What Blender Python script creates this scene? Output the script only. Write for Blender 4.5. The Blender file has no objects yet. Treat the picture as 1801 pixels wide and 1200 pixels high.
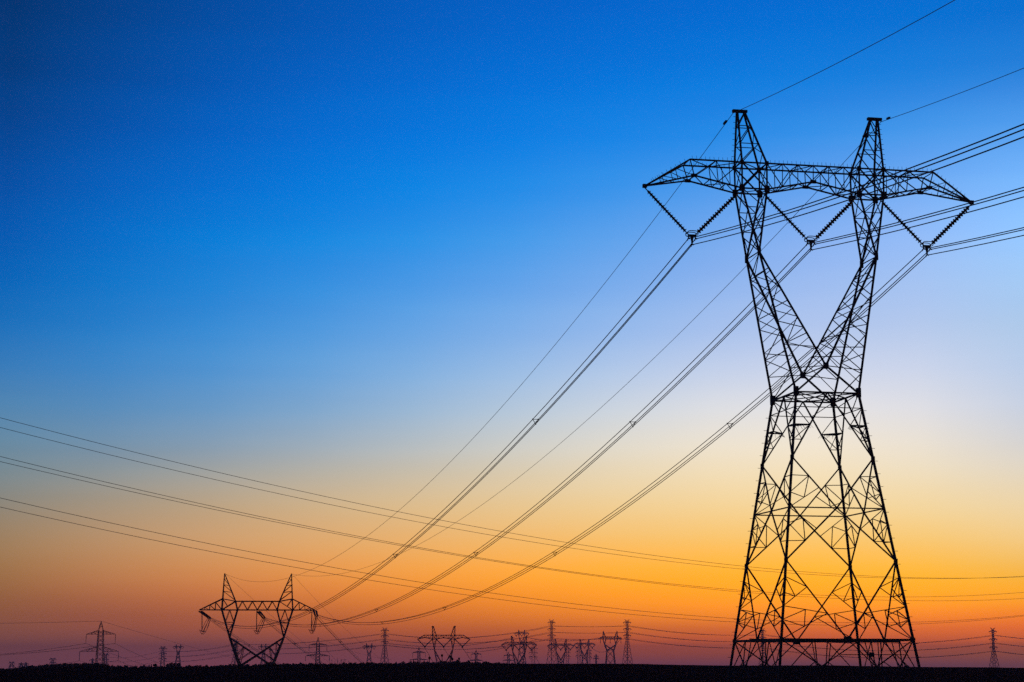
import bpy, math, random
from mathutils import Vector, Matrix
random.seed(7)
R = math.radians
sc = bpy.context.scene
COL = sc.collection

# ------------------------------------------------------------------ camera numbers
F_PX, CX, CY, HZ = 3405.0, 900.5, 600.0, 1170.35      # photo is 1801 x 1200
PITCH = math.atan((HZ - CY) / F_PX)
CP, SP = math.cos(PITCH), math.sin(PITCH)


def project(P):
    d = P[1] * CP + P[2] * SP
    u = -P[1] * SP + P[2] * CP
    return CX + F_PX * P[0] / d, CY - F_PX * u / d


def at(px, py, Y):
    """world point seen at photo pixel (px, py) at forward distance Y"""
    a = (CY - py) / F_PX
    z = Y * (SP + a * CP) / (CP - a * SP)
    d = Y * CP + z * SP
    return Vector(((px - CX) * d / F_PX, Y, z))


# ------------------------------------------------------------------ materials
def mat(name, build):
    m = bpy.data.materials.new(name)
    m.use_nodes = True
    nt = m.node_tree
    b = nt.nodes['Principled BSDF']
    build(nt, b)
    return m


def noise_mat(name, c0, c1, rough, scale, metal=0.0, detail=5):
    def f(nt, b):
        tc = nt.nodes.new('ShaderNodeTexCoord')
        n = nt.nodes.new('ShaderNodeTexNoise')
        n.inputs['Scale'].default_value = scale
        n.inputs['Detail'].default_value = detail
        r = nt.nodes.new('ShaderNodeValToRGB')
        r.color_ramp.elements[0].position = .35
        r.color_ramp.elements[1].position = .68
        r.color_ramp.elements[0].color = (*c0, 1)
        r.color_ramp.elements[1].color = (*c1, 1)
        nt.links.new(tc.outputs['Object'], n.inputs['Vector'])
        nt.links.new(n.outputs['Fac'], r.inputs['Fac'])
        nt.links.new(r.outputs['Color'], b.inputs['Base Color'])
        b.inputs['Roughness'].default_value = rough
        b.inputs['Metallic'].default_value = metal
    return mat(name, f)


M_STEEL = noise_mat('weathered_galvanised_steel', (.07, .072, .075), (.13, .13, .13), .75, 1.2)
M_DSTEEL = noise_mat('dull_grey_steel', (.05, .052, .055), (.10, .10, .105), .8, .8)
M_PORC = noise_mat('brown_glazed_porcelain', (.045, .022, .014), (.07, .035, .02), .3, 3)
M_WIRE = noise_mat('dull_aluminium_strand', (.06, .06, .065), (.10, .10, .105), .7, .6)
M_LEAF = noise_mat('dark_leaves', (.030, .042, .018), (.055, .07, .03), .8, 1.5)
M_BARK = noise_mat('bark', (.04, .03, .022), (.08, .06, .045), .9, 4)
M_PLATE = noise_mat('painted_plate', (.10, .10, .10), (.14, .14, .13), .5, 3)


def ground_build(nt, b):
    tc = nt.nodes.new('ShaderNodeTexCoord')
    mp = nt.nodes.new('ShaderNodeMapping')
    mp.inputs['Scale'].default_value = (.02, .09, .05)
    n = nt.nodes.new('ShaderNodeTexNoise')
    n.inputs['Scale'].default_value = 1.0
    n.inputs['Detail'].default_value = 8
    n2 = nt.nodes.new('ShaderNodeTexNoise')
    n2.inputs['Scale'].default_value = 1.7
    n2.inputs['Detail'].default_value = 6
    mx = nt.nodes.new('ShaderNodeMix')
    mx.data_type = 'RGBA'
    r = nt.nodes.new('ShaderNodeValToRGB')
    e = r.color_ramp.elements
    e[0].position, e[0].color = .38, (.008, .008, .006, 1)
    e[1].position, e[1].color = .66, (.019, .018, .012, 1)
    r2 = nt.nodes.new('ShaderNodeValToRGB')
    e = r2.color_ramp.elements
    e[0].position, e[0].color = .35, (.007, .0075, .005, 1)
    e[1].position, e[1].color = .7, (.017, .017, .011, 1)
    L = nt.links.new
    L(tc.outputs['Object'], mp.inputs['Vector'])
    L(mp.outputs['Vector'], n.inputs['Vector'])
    L(tc.outputs['Object'], n2.inputs['Vector'])
    L(n.outputs['Fac'], r.inputs['Fac'])
    L(n2.outputs['Fac'], r2.inputs['Fac'])
    mx.inputs['Factor'].default_value = .45
    L(r.outputs['Color'], mx.inputs['A'])
    L(r2.outputs['Color'], mx.inputs['B'])
    L(mx.outputs['Result'], b.inputs['Base Color'])
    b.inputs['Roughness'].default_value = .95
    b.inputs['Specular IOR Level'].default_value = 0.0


M_GROUND = mat('dark_field', ground_build)


# ------------------------------------------------------------------ mesh builder
class MB:
    def __init__(s):
        s.v, s.f = [], []

    def bar(s, a, b, w, h=None):
        """square steel member from a to b"""
        a, b = Vector(a), Vector(b)
        d = b - a
        if d.length < 1e-6:
            return s
        d.normalize()
        up = Vector((0, 0, 1)) if abs(d.z) < .9 else Vector((0, 1, 0))
        x = d.cross(up).normalized()
        y = x.cross(d).normalized()
        w2, h2 = w / 2, (h or w) / 2
        i = len(s.v)
        for p in (a, b):
            for sx, sy in ((-1, -1), (1, -1), (1, 1), (-1, 1)):
                s.v.append(tuple(p + x * w2 * sx + y * h2 * sy))
        s.f += [(i, i + 1, i + 5, i + 4), (i + 1, i + 2, i + 6, i + 5), (i + 2, i + 3, i + 7, i + 6),
                (i + 3, i, i + 4, i + 7), (i + 3, i + 2, i + 1, i), (i + 4, i + 5, i + 6, i + 7)]
        return s

    def path(s, pts, w):
        for a, b in zip(pts, pts[1:]):
            s.bar(a, b, w)
        return s

    def rod(s, a, b, r, n=6):
        s.tube([a, b], r, n)
        return s

    def tube(s, pts, r, n=5, rs=None, closed=False):
        pts = [Vector(p) for p in pts]
        i0 = len(s.v)
        N = len(pts)
        for k, p in enumerate(pts):
            if closed:
                d = pts[(k + 1) % N] - pts[k - 1]
            else:
                d = pts[min(k + 1, N - 1)] - pts[max(k - 1, 0)]
            d.normalize()
            up = Vector((0, 0, 1)) if abs(d.z) < .95 else Vector((0, 1, 0))
            x = d.cross(up).normalized()
            y = x.cross(d)
            rr = rs[k] if rs else r
            for j in range(n):
                t = 2 * math.pi * j / n
                s.v.append(tuple(p + x * rr * math.cos(t) + y * rr * math.sin(t)))
        for k in range(N if closed else N - 1):
            k2 = (k + 1) % N
            for j in range(n):
                j2 = (j + 1) % n
                s.f.append((i0 + k * n + j, i0 + k * n + j2, i0 + k2 * n + j2, i0 + k2 * n + j))
        if not closed:
            s.f.append(tuple(i0 + j for j in reversed(range(n))))
            s.f.append(tuple(i0 + (N - 1) * n + j for j in range(n)))
        return s

    def box(s, c, sx, sy, sz, rz=0):
        c = Vector(c)
        i = len(s.v)
        ca, sa = math.cos(rz), math.sin(rz)
        for z in (-1, 1):
            for x, y in ((-1, -1), (1, -1), (1, 1), (-1, 1)):
                X, Y = x * sx / 2, y * sy / 2
                s.v.append((c.x + X * ca - Y * sa, c.y + X * sa + Y * ca, c.z + z * sz / 2))
        s.f += [(i + 3, i + 2, i + 1, i), (i + 4, i + 5, i + 6, i + 7)]
        for k in range(4):
            s.f.append((i + k, i + (k + 1) % 4, i + 4 + (k + 1) % 4, i + 4 + k))
        return s

    def build(s, name, m, parent=None, smooth=False):
        me = bpy.data.meshes.new(name)
        me.from_pydata(s.v, [], s.f)
        me.materials.append(m)
        if smooth:
            for p in me.polygons:
                p.use_smooth = True
        o = bpy.data.objects.new(name, me)
        COL.objects.link(o)
        if parent:
            o.parent = parent
        return o


def tag(o, label=None, cat=None, group=None, kind=None):
    if label:
        o['label'] = label
    if cat:
        o['category'] = cat
    if group:
        o['group'] = group
    if kind:
        o['kind'] = kind
    return o


def empty(name, loc, rz=0.0):
    o = bpy.data.objects.new(name, None)
    o.location = loc
    o.rotation_euler = (0, 0, rz)
    o.empty_display_size = 1
    COL.objects.link(o)
    return o


def lerp(a, b, t):
    return Vector(a).lerp(Vector(b), t)


# ------------------------------------------------------------------ the waisted lattice tower (V-string type)
RING, N2, H3, N4, WA, VZ, EL, CB, CT = 1.99, 8.25, 12.49, 16.60, 22.05, 24.30, 33.90, 39.44, 41.65
TIPZ, KZ, MZ, PZ, VB = 39.43, 40.31, 40.285, 46.36, 35.35
BX0, BX1, BY0, BY1 = 5.49, 2.70, 5.89, 2.91
VY, EX, EY, CO, CI, CYB, CYT = 2.75, 5.16, 1.66, 6.29, 4.11, .94, 1.03
TX, AX, KX, VX = 14.60, 10.82, 10.46, 10.45


def body(sx, sy, z):
    t = (z - RING) / (WA - RING)
    return Vector((sx * (BX0 + (BX1 - BX0) * t), sy * (BY0 + (BY1 - BY0) * t), z))


FACES = [((-1, -1), (1, -1)), ((-1, 1), (1, 1)), ((-1, -1), (-1, 1)), ((1, -1), (1, 1))]


def plate(c, sx, sy, sz, parent, m):
    return MB().box(c, sx, sy, sz).build('gusset_plate', m, parent)


def waisted_tower(root, foot, fine, wk=1.0, material=None):
    """full lattice; foot = z of the footings below the ring, fine = redundant members, wk = member width factor"""
    mt = material or M_STEEL
    W_LEG, W_D, W_H, W_S = .175 * wk, .108 * wk, .095 * wk, .062 * wk
    # legs
    for sx in (-1, 1):
        for sy in (-1, 1):
            lg = MB().bar(body(sx, sy, foot), body(sx, sy, WA), W_LEG).build('leg', mt, root)
            if fine:
                c = body(sx, sy, WA)
                plate(c + Vector((0, 0, .05)), .34, .34, .78, lg, mt)
                for z in (RING, N2, N4):
                    plate(body(sx, sy, z), .25, .25, .36, lg, mt)
                if (sx, sy) in ((-1, 1), (1, -1)):
                    z = -.4
                    while z < WA - .6:
                        p = body(sx, sy, z)
                        MB().bar(p, p + Vector((sx * .36, 0, 0)), .035).build('step_bolt', mt, lg)
                        z += 1.05
    br = MB()
    for A, B in FACES:
        # waist .. N4: legs' inverted V
        wa, wb = body(*A, WA), body(*B, WA)
        M = (wa + wb) / 2
        a4, b4 = body(*A, N4), body(*B, N4)
        ah, bh = body(*A, H3), body(*B, H3)
        Mh = (ah + bh) / 2
        a2, b2 = body(*A, N2), body(*B, N2)
        ar, brr = body(*A, RING), body(*B, RING)
        Mr = (ar + brr) / 2
        for P, Q in ((a4, M), (b4, M)):
            br.bar(P, Q, W_D)
        for P, Q in ((a4, Mh), (b4, Mh), (a2, Mh), (b2, Mh), (a2, Mr), (b2, Mr)):
            br.bar(P, Q, W_D)
        br.bar(ah, bh, W_H)
        af, bf = body(*A, foot), body(*B, foot)
        if foot > -14:
            br.bar(ar, bf, W_D * .8).bar(brr, af, W_D * .8)
            br.bar(Mr, lerp(brr, bf, .78), W_S * 1.2).bar(Mr, lerp(ar, af, .78), W_S * 1.2)
        else:
            zs = [RING + (foot - RING) * k / 3 for k in range(4)]
            for z0, z1 in zip(zs, zs[1:]):
                br.bar(body(*A, z0), body(*B, z1), W_D).bar(body(*B, z0), body(*A, z1), W_D)
                br.bar(body(*A, z1), body(*B, z1), W_H)
        if fine:
            for L0, L1, D0, D1 in ((a4, wa, a4, M), (b4, wb, b4, M)):
                ts = (.27, .5, .77)
                Ls = [lerp(L0, L1, t) for t in ts]
                Ds = [lerp(D0, D1, t) for t in ts]
                for l, d in zip(Ls, Ds):
                    br.bar(l, d, W_S)
                br.bar(Ls[0], Ds[1], W_S).bar(Ls[1], Ds[0], W_S * .8).bar(Ds[1], Ls[2], W_S)
                br.bar(Ds[2], L1, W_S).bar(Ls[2], Ds[1], W_S * .8)
            br.bar(lerp(a4, M, .77), lerp(b4, M, .77), W_S)
            for A0, B0 in ((a4, ah), (b4, bh), (a2, ah), (b2, bh)):
                P1, P2 = lerp(A0, Mh, .37), lerp(A0, Mh, .6)
                Q1, Q2 = lerp(A0, B0, .36), lerp(A0, B0, .7)
                m = lerp(B0, P2, .5)
                br.bar(B0, P2, W_S).bar(Q1, P1, W_S).bar(Q2, P1, W_S).bar(Q2, m, W_S).bar(P1, m, W_S)
            for A0, B0 in ((a2, ar), (b2, brr)):
                P1, P2 = lerp(A0, Mr, .34), lerp(A0, Mr, .67)
                Q = [lerp(A0, B0, t) for t in (.21, .41, .58, .75)]
                m1, n1, n2 = lerp(P1, Q[2], .5), lerp(Q[2], P2, .5), lerp(P2, B0, .5)
                for p, q in ((Q[0], P1), (P1, Q[2]), (Q[0], m1), (Q[1], m1), (Q[2], P2), (P2, B0), (n1, Q[3]), (n2, Q[3]), (n1, n2)):
                    br.bar(p, q, W_S)
            # below the ring
            for c0, f0, f1 in ((ar, af, bf), (brr, bf, af)):
                mm = lerp(c0, f1, .22)
                q1 = lerp(c0, f0, .33)
                br.bar(q1, lerp(Mr, lerp(c0, f0, .78), .42), W_S)
                br.bar(lerp(c0, Mr, .5), lerp(Mr, lerp(c0, f0, .78), .42), W_S * 1.2)
                br.bar(lerp(c0, Mr, .5), lerp(c0, f0, .4), W_S)
                br.bar(lerp(c0, Mr, .75), lerp(c0, f1, .3), W_S)
                br.bar(mm, lerp(c0, f0, .5), W_S)
    br.build('body_bracing', mt, root)
    if fine:
        for sx in (-1, 1):
            for sy in (-1, 1):
                c0 = lerp(body(sx, sy, N4), body(sx, sy, WA), .5)
                wa = body(sx, sy, WA)
                d0 = lerp(body(sx, sy, N4), (0, wa.y, WA), .5)
                d1 = lerp(body(sx, sy, N4), (wa.x, 0, WA), .5)
                gm = MB().bar(c0, d0, .1).bar(c0, d1, .1).bar(d0, d1, .1).bar(lerp(c0, d0, .5), lerp(c0, d1, .5), .07)
                ce = (c0 + d0 + d1) / 3
                for k in range(10):
                    p = lerp(d0, d1, k / 9) if k < 6 else lerp(c0, d0, (k - 6) / 4)
                    q = (p - ce).normalized() * .28
                    gm.bar(p, p + q + Vector((0, 0, -.3)), .022)
                gm.build('anticlimb_guard', mt, root)
    # horizontal frames at ring and waist
    for z, w in ((RING, .17 * wk), (WA, .125 * wk)):
        rg = MB()
        c = {(sx, sy): body(sx, sy, z) for sx in (-1, 1) for sy in (-1, 1)}
        mids = []
        for A, B in FACES:
            rg.bar(c[A], c[B], w)
            mids.append((c[A] + c[B]) / 2)
        near, far, left, right = mids
        for p, q in ((near, left), (near, right), (far, left), (far, right)):
            rg.bar(p, q, w * .7)
        rg.bar(near, far, w * .55)
        if fine:
            dz = Vector((0, 0, .17))
            if z == RING:
                rg.bar(lerp(c[-1, 1], c[1, 1], .12) + dz, lerp(c[-1, 1], c[1, 1], .96) + dz, .12)
                rg.bar(lerp(c[-1, -1], c[1, -1], .06) - dz, lerp(c[-1, -1], c[1, -1], .9) - dz, .12)
                for m in (near, far):
                    rg.box(m, .55, .3, .5)
            else:
                rg.bar(c[-1, -1], c[1, 1], w * .6).bar(c[-1, 1], c[1, -1], w * .6)
        rg.build('horizontal_frame', mt, root)
    # fork: two slanted columns from the waist to the elbow, then up to the crossarm
    Vn = {sy: Vector((0, sy * VY, VZ)) for sy in (-1, 1)}
    for s in (-1, 1):
        fk = MB()
        lc = MB()
        E = {sy: Vector((s * EX, sy * EY, EL)) for sy in (-1, 1)}
        Wc = {sy: body(s, sy, WA) for sy in (-1, 1)}
        bo = {sy: Vector((s * CO, sy * CYB, CB)) for sy in (-1, 1)}
        bi = {sy: Vector((s * CI, sy * CYB, CB)) for sy in (-1, 1)}
        for sy in (-1, 1):
            fk.bar(Wc[sy], E[sy], .15 * wk).bar(Vn[sy], E[sy], .145 * wk).bar(E[sy], bo[sy], .14 * wk).bar(E[sy], bi[sy], .14 * wk)
            fk.bar(Vn[sy], Wc[sy], .14 * wk)
            n = 6 if fine else 4
            for k in range(n):
                o0, o1 = lerp(Wc[sy], E[sy], k / n), lerp(Wc[sy], E[sy], (k + 1) / n)
                i0, i1 = lerp(Vn[sy], E[sy], k / n), lerp(Vn[sy], E[sy], (k + 1) / n)
                if k:
                    lc.bar(o0, i0, W_S)
                if k < n - 1:
                    lc.bar(o1, i0, W_S * 1.05)
                if fine and k < 3:
                    h = lerp(i0, o1, .5)
                    lc.bar(h, lerp(o0, o1, .45), W_S * .8).bar(h, lerp(i0, i1, .5), W_S * .8)
            n = 3
            for k in range(n):
                o0, o1 = lerp(E[sy], bo[sy], (k + .4) / (n + .4)), lerp(E[sy], bo[sy], (k + 1.4) / (n + .4))
                i0, i1 = lerp(E[sy], bi[sy], (k + .4) / (n + .4)), lerp(E[sy], bi[sy], (k + 1.4) / (n + .4))
                lc.bar(o0, i1, W_S) if k % 2 else lc.bar(i0, o1, W_S)
                if k < 2:
                    lc.bar(o1, i1, W_S)
        n = 7 if fine else 4
        for P, Q in ((Wc, E), (Vn, E)):
            for k in range(n):
                a0, a1 = lerp(P[-1], Q[-1], k / n), lerp(P[-1], Q[-1], (k + 1) / n)
                f0, f1 = lerp(P[1], Q[1], k / n), lerp(P[1], Q[1], (k + 1) / n)
                if k % 2:
                    lc.bar(a0, f1, W_S)
                else:
                    lc.bar(f0, a1, W_S)
                if k and k % 2 == 0:
                    lc.bar(a0, f0, W_S)
        n = 3
        for Q in (bo, bi):
            for k in range(n):
                a0, a1 = lerp(E[-1], Q[-1], k / n), lerp(E[-1], Q[-1], (k + 1) / n)
                f0, f1 = lerp(E[1], Q[1], k / n), lerp(E[1], Q[1], (k + 1) / n)
                lc.bar(a0, f1, W_S * 1.1).bar(f0, a1, W_S * 1.1)
            lc.bar(E[-1], E[1], W_S * 1.2)
        fo = fk.build('fork_column', mt, root)
        lc.build('lacing', mt, fo)
        if fine:
            for sy in (-1, 1):
                if s == -1:
                    plate(Vn[sy], .42, .2, .52, fo, mt)
                plate(E[sy], .26, .2, .6, fo, mt)
    vt = MB().bar(Vn[-1], Vn[1], W_S * 1.3)
    vt.build('fork_tie', mt, root)
    # crossarm
    ca, cl = MB(), MB()
    wt = .12 * wk
    tipx = {-1: -TX + .12, 1: TX + .12}
    for sy in (-1, 1):
        T = lambda x: Vector((x, sy * CYT, CT))
        Bo = lambda x: Vector((x, sy * CYB, CB))
        ca.bar(T(-AX), T(AX), wt)
        for s in (-1, 1):
            K = Vector((s * KX, sy * CYB, KZ))
            tip = Vector((tipx[s], 0, TIPZ))
            Md = Vector((0, sy * CYB, MZ))
            o_, i_ = Bo(s * CO), Bo(s * CI)
            ca.bar(o_, K, wt).bar(K, tip, wt).bar(T(s * AX), tip, wt).bar(i_, Md, wt).bar(o_, i_, wt)
            # tower box
            cl.bar(o_, T(s * CO), wt).bar(i_, T(s * CI), wt)
            cl.bar(o_, T(s * CI), .11 * wk).bar(i_, T(s * CO), .11 * wk)
            # outer arm web
            xm = (CO + AX) / 2 * s
            Bm = lerp(K, o_, (AX - abs(xm)) / (AX - CO))
            cl.bar(T(s * AX), K, W_S * 1.2).bar(K, T(xm), W_S * 1.2).bar(T(xm), Bm, W_S).bar(Bm, T(s * CO), W_S * 1.2)
            if fine:
                xq = (CO + xm * s) / 2 * s
                Bq = lerp(Bm, o_, .5)
                cl.bar(T(xq), Bq, W_S * .8).bar(T(xm), Bq, W_S * .8)
                # tip webs
                for t in (.33, .62):
                    cl.bar(lerp(T(s * AX), tip, t), lerp(K, tip, t), W_S * .8)
                cl.bar(lerp(T(s * AX), tip, .33), K, W_S * .8).bar(lerp(T(s * AX), tip, .62), lerp(K, tip, .33), W_S * .8)
            # inner web
            n = 3
            for k in range(n):
                x0, x1 = s * CI * (1 - k / n), s * CI * (1 - (k + 1) / n)
                b0, b1 = lerp(i_, Md, k / n), lerp(i_, Md, (k + 1) / n)
                if k % 2 == 0:
                    cl.bar(T(x0), b1, W_S * 1.1)
                else:
                    cl.bar(b0, T(x1), W_S * 1.1)
                if k < n - 1:
                    cl.bar(T(x1), b1, W_S * .9)
            if k == 2:
                cl.bar(T(0), Md, W_S)
    # plan bracing, top and bottom
    xs = [-AX, -8.55, -CO, -CI, -2.7, -1.35, 0, 1.35, 2.7, CI, CO, 8.55, AX]
    for k, (x0, x1) in enumerate(zip(xs, xs[1:])):
        cl.bar((x0, -CYT, CT), (x0, CYT, CT), W_S)
        a, b = ((x0, -CYT, CT), (x1, CYT, CT))
        if k % 2:
            a, b = ((x0, CYT, CT), (x1, -CYT, CT))
        cl.bar(a, b, W_S)
    cl.bar((AX, -CYT, CT), (AX, CYT, CT), W_S)

    def zb(x):
        x = abs(x)
        if x < CI:
            return MZ + (CB - MZ) * x / CI
        if x < CO:
            return CB
        return CB + (KZ - CB) * (x - CO) / (KX - CO)
    xs = [-KX, -9.1, -7.7, -CO, -CI, -2.7, -1.35, 0, 1.35, 2.7, CI, CO, 7.7, 9.1, KX]
    for k, (x0, x1) in enumerate(zip(xs, xs[1:])):
        g = -1 if k % 2 else 1
        cl.bar((x0, -CYB, zb(x0)), (x0, CYB, zb(x0)), W_S)
        cl.bar((x0, -g * CYB, zb(x0)), (x1, g * CYB, zb(x1)), W_S)
    cl.bar((KX, -CYB, KZ), (KX, CYB, KZ), W_S)
    for s in (-1, 1):
        for x in (CO, CI):
            cl.bar((s * x, -CYB, CB), (s * x, CYT, CT), W_S).bar((s * x, CYB, CB), (s * x, -CYT, CT), W_S)
    co = ca.build('crossarm', mt, root)
    cl.build('lacing', mt, co)
    if fine:
        for s in (-1, 1):
            for sy in (-1, 1):
                for x in (CO, CI):
                    plate((s * x, sy * CYB, CB + .02), .42, .2, .55, co, mt)
                    plate((s * x, sy * CYT, CT), .3, .18, .36, co, mt)
                plate((s * KX, sy * CYB, KZ), .5, .2, .26, co, mt)
            plate((tipx[s], 0, TIPZ), .34, .3, .3, co, mt)
        for sy in (-1, 1):
            plate((0, sy * CYB, MZ), .5, .2, .26, co, mt)
        sp = MB()
        for sy in (-1, 1):
            x = -AX + .2
            while x < AX:
                if not (CI < abs(x) < CO):
                    h = .30 + .05 * random.random()
                    sp.bar((x, sy * CYT, CT + .07), (x + random.uniform(-.03, .03), sy * CYT, CT + h), .022)
                x += .38
            for s in (-1, 1):
                for k in range(1, 9):
                    p = lerp((s * AX, sy * CYT, CT), (tipx[s], 0, TIPZ), k / 10)
                    sp.bar(p, p + Vector((s * .12, 0, .26)), .022)
                for k in range(1, 7):
                    p = lerp((s * KX, sy * CYB, KZ), (tipx[s], 0, TIPZ), k / 9)
                    sp.bar(p, p + Vector((0, 0, .22)), .02)
        tag(sp.build('bird_spikes', mt, co), kind='stuff')
    # earth wire peaks
    for s in (-1, 1):
        pk, pl = MB(), MB()
        to, ti = s * 6.30, s * 5.66
        for sy in (-1, 1):
            o0, o1 = Vector((s * CO, sy * CYT, CT)), Vector((to, sy * .13, PZ - .1))
            i0, i1 = Vector((s * CI, sy * CYT, CT)), Vector((ti, sy * .13, PZ - .1))
            pk.bar(o0, o1, .14 * wk).bar(i0, i1, .14 * wk)
            ts = (0, .38, .73, 1)
            for k in range(3):
                if k:
                    pl.bar(lerp(o0, o1, ts[k]), lerp(i0, i1, ts[k]), W_S)
                pl.bar(lerp(o0, o1, ts[k]), lerp(i0, i1, ts[k + 1]), W_S * 1.15)
        for (b, t) in (((CO, CYT), 6.30), ((CI, CYT), 5.66)):
            n = 5
            for k in range(n):
                g = -1 if k % 2 else 1
                p0 = lerp((s * b[0], g * CYT, CT), (s * t, g * .13, PZ - .1), k / n)
                p1 = lerp((s * b[0], -g * CYT, CT), (s * t, -g * .13, PZ - .1), (k + 1) / n)
                pl.bar(p0, p1, W_S * .9)
        po = pk.build('earth_wire_peak', mt, root)
        pl.build('lacing', mt, po)
        MB().bar((s * 6.70, 0, PZ), (s * 5.42, 0, PZ), .34 * wk, .22 * wk).build('peak_bar', mt, po)
        if fine:
            for k in range(1, 10):
                p = lerp((s * CO, CYT if s < 0 else -CYT, CT), (to, 0, PZ), k / 10)
                MB().bar(p, p + Vector((s * .3, 0, 0)), .03).build('step_bolt', mt, po)


T1_POS = Vector((25.26, 160.0, 0.0))
T1_RZ = .201
FOOT1 = -5.5


def t1w(p):
    c, s = math.cos(T1_RZ), math.sin(T1_RZ)
    return Vector((T1_POS.x + p[0] * c - p[1] * s, T1_POS.y + p[0] * s + p[1] * c, p[2]))


t1 = empty('transmission_tower', T1_POS, T1_RZ)
tag(t1, 'large near steel lattice tower with waist, forked top and long crossarm', 'pylon', 'lattice pylons')
waisted_tower(t1, FOOT1 - .3, True)
sg = MB().box((2.1, -5.55, .83), .42, .05, .36)
sg.bar((-.5, -5.6, .83), (5.0, -5.6, .83), .06)
sg.build('sign_plate', M_PLATE, t1)
lamp = MB().box((4.95, -.62, 44.6), .5, .2, .16)
lamp.box((4.95, -.62, 44.8), .2, .2, .2)
lamp.build('warning_box', M_DSTEEL, t1)
for sx in (-1, 1):
    for sy in (-1, 1):
        p = body(sx, sy, FOOT1)
        MB().box((p.x, p.y, FOOT1 - .2), 1.1, 1.1, .9).build('concrete_footing', M_PLATE, t1)


# ------------------------------------------------------------------ insulators
def disc_string(mb, a, b, n, r, core, lead=.35, seg=8):
    """rod with n bell shaped discs"""
    a, b = Vector(a), Vector(b)
    L = (b - a).length
    d = (b - a) / L
    pts, rs = [a, a + d * lead], [core * .5, core * .5]
    step = (L - 2 * lead) / n
    for k in range(n):
        s0 = a + d * (lead + step * k)
        for t, rr in ((.12, core), (.42, core), (.55, r * .55), (.72, r), (.80, r * .92), (.84, core * .9)):
            pts.append(s0 + d * step * t)
            rs.append(rr)
    pts += [b - d * lead * .9, b]
    rs += [core * .5, core * .5]
    mb.tube(pts, 0, seg, rs)


def v_insulator(label, origin, rz, a_l, a_r, bot, group):
    root = empty('v_insulator', origin, rz)
    tag(root, label, 'insulator', group)
    bl, br_ = Vector(bot) + Vector((-.32, 0, .12)), Vector(bot) + Vector((.32, 0, .12))
    for a, b in ((a_l, bl), (a_r, br_)):
        mb = MB()
        disc_string(mb, a, b, 17, .225, .095)
        mb.build('disc_string', M_PORC, root, True)
    b = Vector(bot)
    yk = MB()
    yk.bar(b + Vector((-.36, 0, .05)), b + Vector((.36, 0, .05)), .14)
    yk.bar(b + Vector((0, 0, .05)), b + Vector((0, 0, -.62)), .13).bar(b + Vector((-.1, 0, .05)), b + Vector((0, 0, -.5)), .12)
    yk.bar(b + Vector((.1, 0, .05)), b + Vector((0, 0, -.5)), .12)
    yk.build('yoke_plate', M_STEEL, root)
    cr = MB()
    for sy in (-.3, .3):
        pts = []
        for k in range(16):
            t = 2 * math.pi * k / 16
            pts.append(b + Vector((.46 * math.copysign(abs(math.cos(t)) ** .6, math.cos(t)), sy, .18 + .2 * math.copysign(abs(math.sin(t)) ** .7, math.sin(t)))))
        cr.tube(pts, .036, 6, closed=True)
    cr.bar(b + Vector((-.42, -.3, .2)), b + Vector((-.42, .3, .2)), .05).bar(b + Vector((.42, -.3, .2)), b + Vector((.42, .3, .2)), .05)
    cr.build('corona_ring', M_STEEL, root)
    for off in STRANDS:
        cl = MB()
        p = b + Vector(off)
        cl.tube([p + Vector((0, -.32, -.07)), p + Vector((0, -.12, .02)), p + Vector((0, .12, .02)), p + Vector((0, .32, -.07))], .06, 6)
        cl.bar(p, p + Vector((0 if off[0] == 0 else -off[0] * .15, 0, .3)), .09)
        cl.build('clamp', M_STEEL, root)


STRANDS = [(-.31, 0, -.25), (.31, 0, -.25), (0, 0, -.76)]
STRAND_NAMES = ['upper left strand', 'upper right strand', 'lowest strand']
PHASES = {'left': -VX, 'middle': 0.0, 'right': VX}
att = {'left': ((-TX + .12, 0, TIPZ), (-CO, 0, CB)), 'middle': ((-CI, 0, CB), (CI, 0, CB)), 'right': ((CO, 0, CB), (TX + .12, 0, TIPZ))}
lab = {'left': 'V of two dark disc strings under the left end of the big crossarm',
       'middle': 'V of two dark disc strings between the fork columns of the big tower',
       'right': 'V of two dark disc strings under the right end of the big crossarm'}
for ph, x in PHASES.items():
    a_l, a_r = Vector(att[ph][0]), Vector(att[ph][1])
    o = Vector((x, 0, VB))
    v_insulator(lab[ph], t1w(o), T1_RZ, a_l - o - Vector((0, 0, .15)), a_r - o - Vector((0, 0, .15)), (0, 0, 0), 'insulator strings of the big tower')


# ------------------------------------------------------------------ wires
def sag_for(A, B, px, py):
    A, B = Vector(A), Vector(B)
    s = 0.0
    for _ in range(8):
        lo, hi = 0.0, 1.0
        fx = lambda t: project(A.lerp(B, t) - Vector((0, 0, 4 * s * t * (1 - t))))[0]
        g = fx(0) < fx(1)
        for _ in range(50):
            m = (lo + hi) / 2
            if (fx(m) < px) == g:
                lo = m
            else:
                hi = m
        t = (lo + hi) / 2
        P = A.lerp(B, t)
        z = at(px, py, P.y).z
        s = (P.z - z) / (4 * t * (1 - t))
    return s


def sag_clip(A, B, px, py, t1=1.0):
    """same for spans that end behind the camera: only look at t in 0..t1"""
    A, B = Vector(A), Vector(B)
    s = 0.0
    for _ in range(12):
        lo, hi = 0.0, t1
        for _ in range(50):
            m = (lo + hi) / 2
            P = A.lerp(B, m) - Vector((0, 0, 4 * s * m * (1 - m)))
            if P.y * CP + P.z * SP > 3 and project(P)[0] < px:
                lo = m
            else:
                hi = m
        t = lo
        P = A.lerp(B, t)
        z = at(px, py, P.y).z
        s = (P.z - z) / (4 * t * (1 - t))
    return s


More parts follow.
